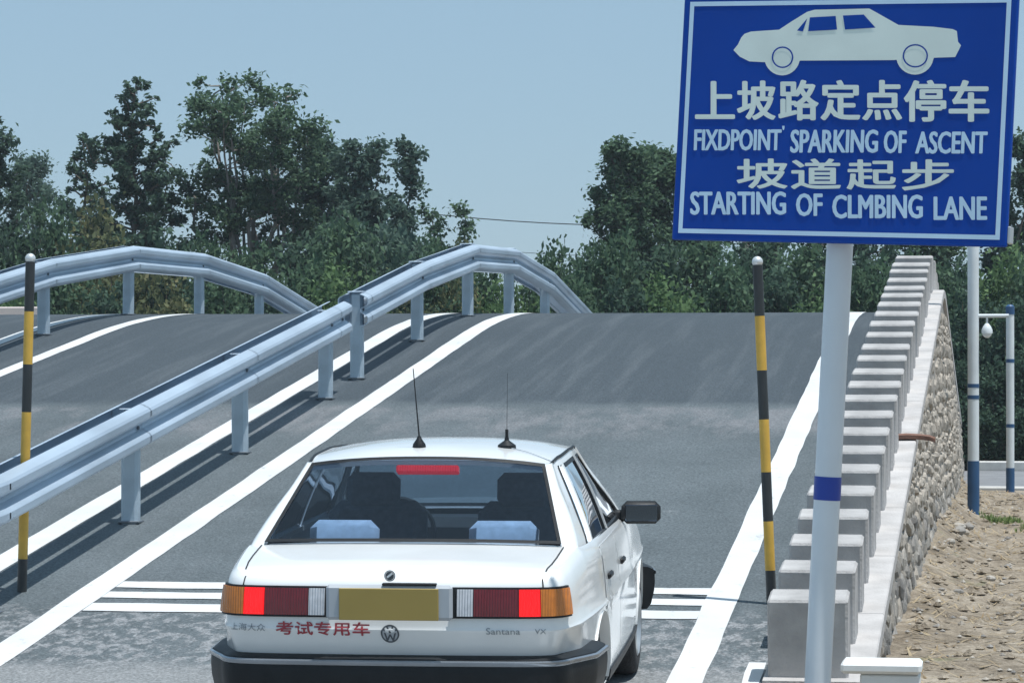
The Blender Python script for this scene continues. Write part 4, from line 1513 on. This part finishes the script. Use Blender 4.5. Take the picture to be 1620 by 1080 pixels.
def build_tree(kind, H, rad, seed, leaf, n_leaf, dens=1.0):
    """returns (leaf centres, list of (points, r0, r1) limbs)"""
    rg = np.random.default_rng(seed)
    limbs, clumps = [], []       # clump: centre, radius
    def along(pts, t):
        q = t * (len(pts) - 1); i = min(int(q), len(pts) - 2); return pts[i] + (pts[i + 1] - pts[i]) * (q - i)
    if kind == 'spiky':
        tr = limb((0, 0, 0), (rg.normal() * .1, 0, H), rg, 9, .03); limbs.append((tr, .13, .015))
        n = int(52 * dens)
        for i in range(n):
            t = .10 + .88 * (i / (n - 1)) ** .9
            a = i * 2.4 + rg.uniform(-.5, .5)
            L = rad * (1.04 - t) ** .8 * rg.uniform(.45, 1.25) + .20
            b = along(tr, t); up = rg.uniform(.25, .75)
            e = b + np.array([math.cos(a) * L, math.sin(a) * L, L * up])
            l2 = limb(b, e, rg, 4, .1); limbs.append((l2, .035, .008))
            for s in np.arange(.25, 1.06, .2):
                clumps.append((along(l2, s) + rg.normal(size=3) * .08, (.085 + .19 * (1 - t)) * rg.uniform(.6, 1.3)))
        for z in np.linspace(.7, 1.0, 7): clumps.append((along(tr, z), .09))
    elif kind == 'open':
        tr = limb((0, 0, 0), (.1, 0, H * .42), rg, 5, .05); limbs.append((tr, .15, .09))
        n = int(9 * dens)
        for i in range(n):
            a = i * 2.4 + rg.uniform(-.4, .4)
            q = rg.uniform(.40, 1.0)
            tip = np.array([math.cos(a) * rad * q, math.sin(a) * rad * q, H * (1.0 - .30 * q ** 2 * rg.uniform(.5, 1.2))])
            b = along(tr, rg.uniform(.55, 1.0))
            l2 = limb(b, tip, rg, 6, .09); limbs.append((l2, .07, .012))
            for s in np.linspace(.52, 1.0, 7):
                p = along(l2, s)
                a2 = rg.uniform(0, 6.28); L = rad * .30 * rg.uniform(.4, 1.2)
                e = p + np.array([math.cos(a2) * L, math.sin(a2) * L, L * rg.uniform(.1, .9)])
                l3 = limb(p, e, rg, 3, .1); limbs.append((l3, .022, .006))
                clumps.append((e, rg.uniform(.14, .34)))
                if rg.random() < .5: clumps.append((p + rg.normal(size=3) * .1, rg.uniform(.10, .22)))
        for i in range(4):
            a = i * 2.4; L = rad * rg.uniform(.3, .7); p = along(tr, rg.uniform(.35, .8))
            e = p + np.array([math.cos(a) * L, math.sin(a) * L, L * .5]); limbs.append((limb(p, e, rg, 4), .03, .008)); clumps.append((e, rg.uniform(.25, .45)))
    elif kind == 'full':
        tr = limb((0, 0, 0), (rg.normal() * .15, 0, H * .97), rg, 8, .04); limbs.append((tr, .12, .012))
        n = int(62 * dens)
        for i in range(n):
            t = .10 + .88 * (i / (n - 1)) ** .95
            a = i * 2.4 + rg.uniform(-.6, .6)
            L = rad * (1.02 - t) ** .62 * rg.uniform(.45, 1.2) + .15
            b = along(tr, t); e = b + np.array([math.cos(a) * L, math.sin(a) * L, min(L * rg.uniform(.5, 1.3), H * 1.0 - b[2])])
            l2 = limb(b, e, rg, 4, .1); limbs.append((l2, .03, .007))
            for s in (.45, .75, 1.0): clumps.append((along(l2, s) + rg.normal(size=3) * .08, rg.uniform(.12, .30)))
        clumps.append((along(tr, 1.0), .13))
    elif kind == 'poplar':
        n = max(2, int(rad / .42))
        for j in range(n):
            ox = rad * .75 * rg.uniform(-1, 1); oy = rad * .6 * rg.uniform(-1, 1)
            h = H * (1.0 if j == 0 else rg.uniform(.70, .97))
            if j == 0: ox *= .3
            tr = limb((ox * .3, oy * .3, 0), (ox, oy, h), rg, 8, .04); limbs.append((tr, .08, .012))
            m = int(20 * dens)
            for i in range(m):
                t = .12 + .86 * i / (m - 1); a = i * 2.4 + rg.uniform(-.4, .4)
                L = (rad * .42 * (1 - t) ** .55 + .16) * rg.uniform(.5, 1.3)
                b = along(tr, t); e = b + np.array([math.cos(a) * L, math.sin(a) * L, L * rg.uniform(.7, 1.5)])
                l2 = limb(b, e, rg, 3, .08); limbs.append((l2, .022, .006))
                clumps.append((e, rg.uniform(.12, .27))); clumps.append((b + (e - b) * .5, rg.uniform(.14, .28)))
            clumps.append((along(tr, 1.0), .14)); clumps.append((along(tr, .95), .18))
    else:  # rounded bush or small tree
        m = int(26 * dens * max(1, rad))
        for i in range(m):
            a = i * 2.4 + rg.uniform(-.5, .5); el = math.asin(rg.uniform(.0, 1.0))
            q = rg.uniform(.45, 1.0)
            lump = 1 + .22 * math.sin(3 * a + seed) + .12 * math.sin(7 * a)
            e = np.array([math.cos(a) * math.cos(el) * rad * q * lump, math.sin(a) * math.cos(el) * rad * q * lump, H * (.12 + .86 * math.sin(el) * q ** .5 * rg.uniform(.85, 1.0))])
            l2 = limb((rg.normal() * .1, rg.normal() * .1, 0), e, rg, 5, .1); limbs.append((l2, .04, .006))
            clumps.append((e, rg.uniform(.24, .48) * (H / 3.5) ** .4)); clumps.append((along(l2, .72), rg.uniform(.22, .42)))
    cen = np.array([c for c, _ in clumps]); rr = np.array([r_ for _, r_ in clumps])
    w = rr ** 2; w /= w.sum()
    idx = rg.choice(len(rr), n_leaf, p=w)
    P = cen[idx] + rg.normal(size=(n_leaf, 3)) * (rr[idx] * .50)[:, None] * np.array([1.05, 1.05, .85])
    P[:, 2] = np.maximum(P[:, 2], .05)
    return P, limbs, rg

def make_plant(name, kind, H, rad, seed, leafm, bark, n_leaf, leaf=.11, dens=1.0, trunk='trunk', crown='crown'):
    P, limbs, rg = build_tree(kind, H, rad, seed, leaf, n_leaf, dens)
    me = leaf_mesh(P, leaf, rg, crown, M[leafm])
    mb = MB()
    for pts, r0, r1 in limbs:
        k = len(pts)
        mb.tube([tuple(p) for p in pts], [r0 + (r1 - r0) * i / (k - 1) for i in range(k)], 6 if r0 > .05 else 4, caps=False)
    tm = bpy.data.meshes.new(trunk)
    tm.from_pydata([tuple(p) for p in mb.v], [], mb.f)
    tm.materials.append(M[bark])
    tm.update()
    return me, tm
YAW = R(9.195)
def vx(px, y):
    """lateral position of a plant standing y metres down the lane, from its bearing"""
    return y * math.tan(math.atan((px - 810) / 4800) - YAW)
def hgt(py, y): return 1.80 + (575 - py) / 4800 * y * 1.0
def plant(name, label, cat, group, meshes, x, y, rz=0.0, sc=(1, 1, 1)):
    t = thing(name, (x, y, -.06), label, cat, group, rz)
    t.scale = sc
    c = link('crown', meshes[0], t); c['kind'] = 'stuff'
    link('trunk', meshes[1], t)
    return t

T = [  # bearing px, distance, top px, radius m, kind, leaf, leaves, label
    (-12, 66, 182, 1.35, 'full', 'leaf_dark', 6500, .9, 'dark full tree beyond the outermost lane, over the low pale wall'),
    (58, 84, 232, 1.7, 'full', 'leaf_blue', 4800, .8, 'thin pale distant tree behind the olive bushes'),
    (128, 68, 205, 1.05, 'spiky', 'leaf_dark', 4200, .7, 'small dark pointed tree leaning on the taller spiky tree'),
    (214, 66, 112, 2.25, 'spiky', 'leaf_dark', 15000, 1.35, 'tall dark tree with a spiky narrow top and broad skirt'),
    (388, 67, 108, 1.85, 'open', 'leaf_mid', 9000, 1.6, 'tall airy tree with forked limbs and sky showing through'),
    (508, 68, 198, 1.0, 'full', 'leaf_dark', 5600, .7, 'medium dark tree between the airy tree and the bluish full tree'),
    (575, 66, 212, 1.15, 'full', 'leaf_blue', 8000, .9, 'bluish green full tree with an upright pointed crown'),
    (632, 65, 222, .60, 'poplar', 'leaf_blue', 4800, 1.0, 'slim bluish poplar with one tall thin spire'),
    (738, 72, 330, .55, 'poplar', 'leaf_mid', 1900, .8, 'small poplar top poking up behind the crest of the arched rail'),
    (684, 72, 338, .5, 'poplar', 'leaf_mid', 1700, .8, 'little poplar behind the bushes beside the slim tall one'),
    (984, 66, 222, 1.25, 'full', 'leaf_mid', 9500, 1.0, 'full green tree with a pointed crown standing clear of the sign'),
    (1052, 68, 236, 1.15, 'full', 'leaf_mid', 8500, 1.0, 'full green tree partly hidden by the edge of the blue sign'),
    (1130, 66, 262, 1.0, 'poplar', 'leaf_dark', 4200, 1.0, 'dark poplar hidden behind the middle of the sign board'),
    (1240, 67, 300, 1.3, 'open', 'leaf_mid', 4600, 1.0, 'spreading tree behind the sign post'),
    (1370, 66, 280, 1.2, 'spiky', 'leaf_dark', 4800, 1.0, 'dark tree behind the top of the parapet'),
    (1480, 65, 290, 1.1, 'poplar', 'leaf_mid', 4800, 1.0, 'green poplar beyond the end of the parapet'),
    (1610, 64, 246, 1.15, 'poplar', 'leaf_dark', 6400, 1.0, 'dark tall tree beyond the side road behind the short pole'),
]
for i, (px, y, py, rad, kind, lm, nl, dens, lab) in enumerate(T):
    H = hgt(py, y) + .06
    me = make_plant('tree', kind, H, rad, 40 + i, lm, 'bark' if kind != 'open' else 'bark_pale', int(nl * (2.7 if kind != 'open' else 2.1)), .105, dens * 1.15)
    plant({'open': 'broadleaf_tree', 'spiky': 'pointed_tree', 'poplar': 'poplar_tree', 'full': 'leafy_tree'}[kind], lab, 'tree', 'trees beyond the ramp', me, vx(px, y), y)

# bushes: a few grown shapes, each standing copy turned and scaled
protos = {}
for nm, lm, H, rad, nl, sd in (('dark', 'leaf_dark', 3.4, 1.25, 5600, 1), ('mid', 'leaf_mid', 3.4, 1.3, 5600, 2), ('fresh', 'leaf_fresh', 3.2, 1.2, 5200, 3), ('olive', 'leaf_olive', 3.2, 1.35, 5200, 4), ('blue', 'leaf_blue', 3.4, 1.2, 5200, 5)):
    protos[nm] = (make_plant('bush', 'bush', H, rad, 300 + sd, lm, 'bark', int(nl * 3.0), .112, 1.7), H, rad)
B = [  # bearing px, distance, top px, half width px, kind
    (-20, 57, 395, 70, 'mid'), (20, 60, 330, 70, 'dark'), (5, 54, 430, 60, 'fresh'), (75, 60, 300, 75, 'mid'), (130, 60, 305, 90, 'olive'), (95, 55, 400, 80, 'mid'), (195, 57, 352, 85, 'olive'),
    (175, 54, 420, 70, 'dark'), (268, 58, 330, 85, 'dark'), (262, 53.5, 405, 75, 'olive'), (330, 60, 355, 70, 'mid'), (345, 54, 420, 70, 'mid'), (405, 60, 372, 70, 'mid'), (420, 54, 425, 70, 'dark'),
    (470, 61, 335, 80, 'dark'), (490, 55, 400, 75, 'mid'), (545, 60, 322, 80, 'mid'), (600, 62, 300, 80, 'blue'), (560, 54.5, 395, 75, 'fresh'), (640, 57, 362, 70, 'dark'), (690, 58, 362, 62, 'mid'),
    (660, 53, 430, 70, 'olive'), (730, 57, 380, 60, 'olive'), (770, 56, 402, 60, 'mid'), (745, 53, 440, 60, 'olive'), (815, 55, 420, 60, 'fresh'), (850, 57, 405, 55, 'mid'), (880, 58, 372, 55, 'mid'), (925, 58, 366, 60, 'dark'),
    (905, 54, 425, 65, 'mid'), (975, 57, 352, 75, 'mid'), (990, 53.5, 420, 70, 'dark'), (1040, 57, 365, 75, 'dark'), (1075, 54, 415, 75, 'fresh'), (1110, 58, 360, 80, 'mid'), (1155, 55, 400, 75, 'mid'), (1190, 59, 350, 80, 'dark'),
    (1235, 55, 405, 75, 'dark'), (1275, 58, 372, 80, 'mid'), (1300, 54, 430, 65, 'fresh'), (1345, 57, 375, 75, 'dark'), (1380, 55, 400, 70, 'mid'), (1425, 58, 360, 75, 'dark'), (1460, 55.5, 395, 70, 'mid'), (1510, 56, 385, 70, 'dark'),
    (1540, 54, 440, 65, 'dark'), (1575, 57, 370, 75, 'fresh'), (1600, 53.6, 450, 60, 'dark'), (1645, 56, 380, 75, 'mid'), (1690, 54, 420, 80, 'dark'), (1520, 53.2, 560, 50, 'dark'), (1570, 53.0, 575, 55, 'dark'), (1625, 53.1, 540, 55, 'dark'),
]
words = {'dark': 'dark green', 'mid': 'mid green', 'fresh': 'fresh light green', 'olive': 'olive and yellowish', 'blue': 'bluish green'}
for i, (px, y, py, hw, kind) in enumerate(B):
    me, H0, r0 = protos[kind]
    H = hgt(py, y) + .06
    w = hw / 4800 * y * 1.15
    sx = w / r0
    where = next(s for lim, s in ((60, 'beside the low pale wall'), (200, 'near the foot of the spiky tree'), (330, 'under the outer arched guardrail'), (470, 'below the airy forked tree'), (590, 'at the foot of the bluish full tree'), (700, 'where the two guardrails cross'),
                                  (860, 'behind the arched dividing guardrail'), (1060, 'around the full trees beside the blue sign'), (1180, 'below the edge of the blue sign'), (1320, 'between the striped pole and the sign post'), (1500, 'behind the top of the parapet'), (1555, 'behind the tall white pole'), (1590, 'between the two white poles'), (1640, 'behind the short white pole'), (9999, 'further along the side road')) if px < lim)
    row = 'low' if py > 392 else 'tall'
    plant('bush', '%s %s bush %s' % (row, words[kind], where), 'bush', 'bushes in the hedge beyond the ramp', me, vx(px, y), y, i * 1.7, (sx, sx, H / H0))

# ------------------------------------------------------------------ far pale wall and overhead cable
mb = MB(); mb.box((0, 0, 1.40), (9.0, .24, 2.92), bev=.02)
pw = mb.build('boundary_wall', M['pink_wall'])
pw.location = (-21.3, 52.0, -.05)
setp(pw, 'low pale pinkish wall beyond the outermost lane', 'wall')
poles_at = []
for px, lab in ((560, 'wooden utility pole hidden among the bluish trees'), (1180, 'wooden utility pole hidden behind the sign board')):
    y = 92.0
    x = vx(px, y)
    z = 1.80 + (575 - (320 if px < 900 else 357)) / 4800 * y
    t = thing('utility_pole', (x, y, -.06), lab, 'utility pole', 'utility poles carrying the cables')
    mb = MB(); mb.tube([(0, 0, -.2), (0, 0, z + .25)], [.14, .10], 10); mb.build('shaft', M['bark_pale'], t, smooth=40)
    mb = MB(); mb.box((0, -.12, z - .07), (.1, .9, .1), bev=.01); mb.build('crossarm', M['bark_pale'], t)
    poles_at.append((x, y, z))
for k, (dy, dz, lab) in enumerate(((-.5, 0, 'upper thin overhead cable against the sky behind the crest'), (.25, -.92, 'lower faint overhead cable against the sky behind the crest'))):
    mb = MB()
    a, b = Vector(poles_at[0]) + Vector((0, dy, dz)), Vector(poles_at[1]) + Vector((0, dy, dz))
    e = (b - a)
    pts = [a - e * .6 + Vector((0, 0, .1))] + [a.lerp(b, i / 12) - Vector((0, 0, .25 * math.sin(math.pi * i / 12))) for i in range(13)] + [b + e * .6 + Vector((0, 0, .1))]
    mb.tube(pts, .016 if k == 0 else .009, 5)
    setp(mb.build('overhead_cable', M['cable']), lab, 'cable')

# ------------------------------------------------------------------ thin summer haze
m = bpy.data.materials.new('haze_air')
m.use_nodes = True
hn, hl = m.node_tree.nodes, m.node_tree.links
hn.remove(hn['Principled BSDF'])
pv = hn.new('ShaderNodeVolumePrincipled')
pv.inputs['Color'].default_value = (.80, .90, 1.0, 1)
pv.inputs['Density'].default_value = .0006
pv.inputs['Anisotropy'].default_value = .2
hl.new(pv.outputs[0], hn['Material Output'].inputs['Volume'])
mb = MB(); mb.box((0, 82, 4.5), (310, 260, 12.0))
hz = mb.build('haze', m)
setp(hz, 'thin pale blue summer haze filling the air over the ramp', 'haze', kind='stuff')
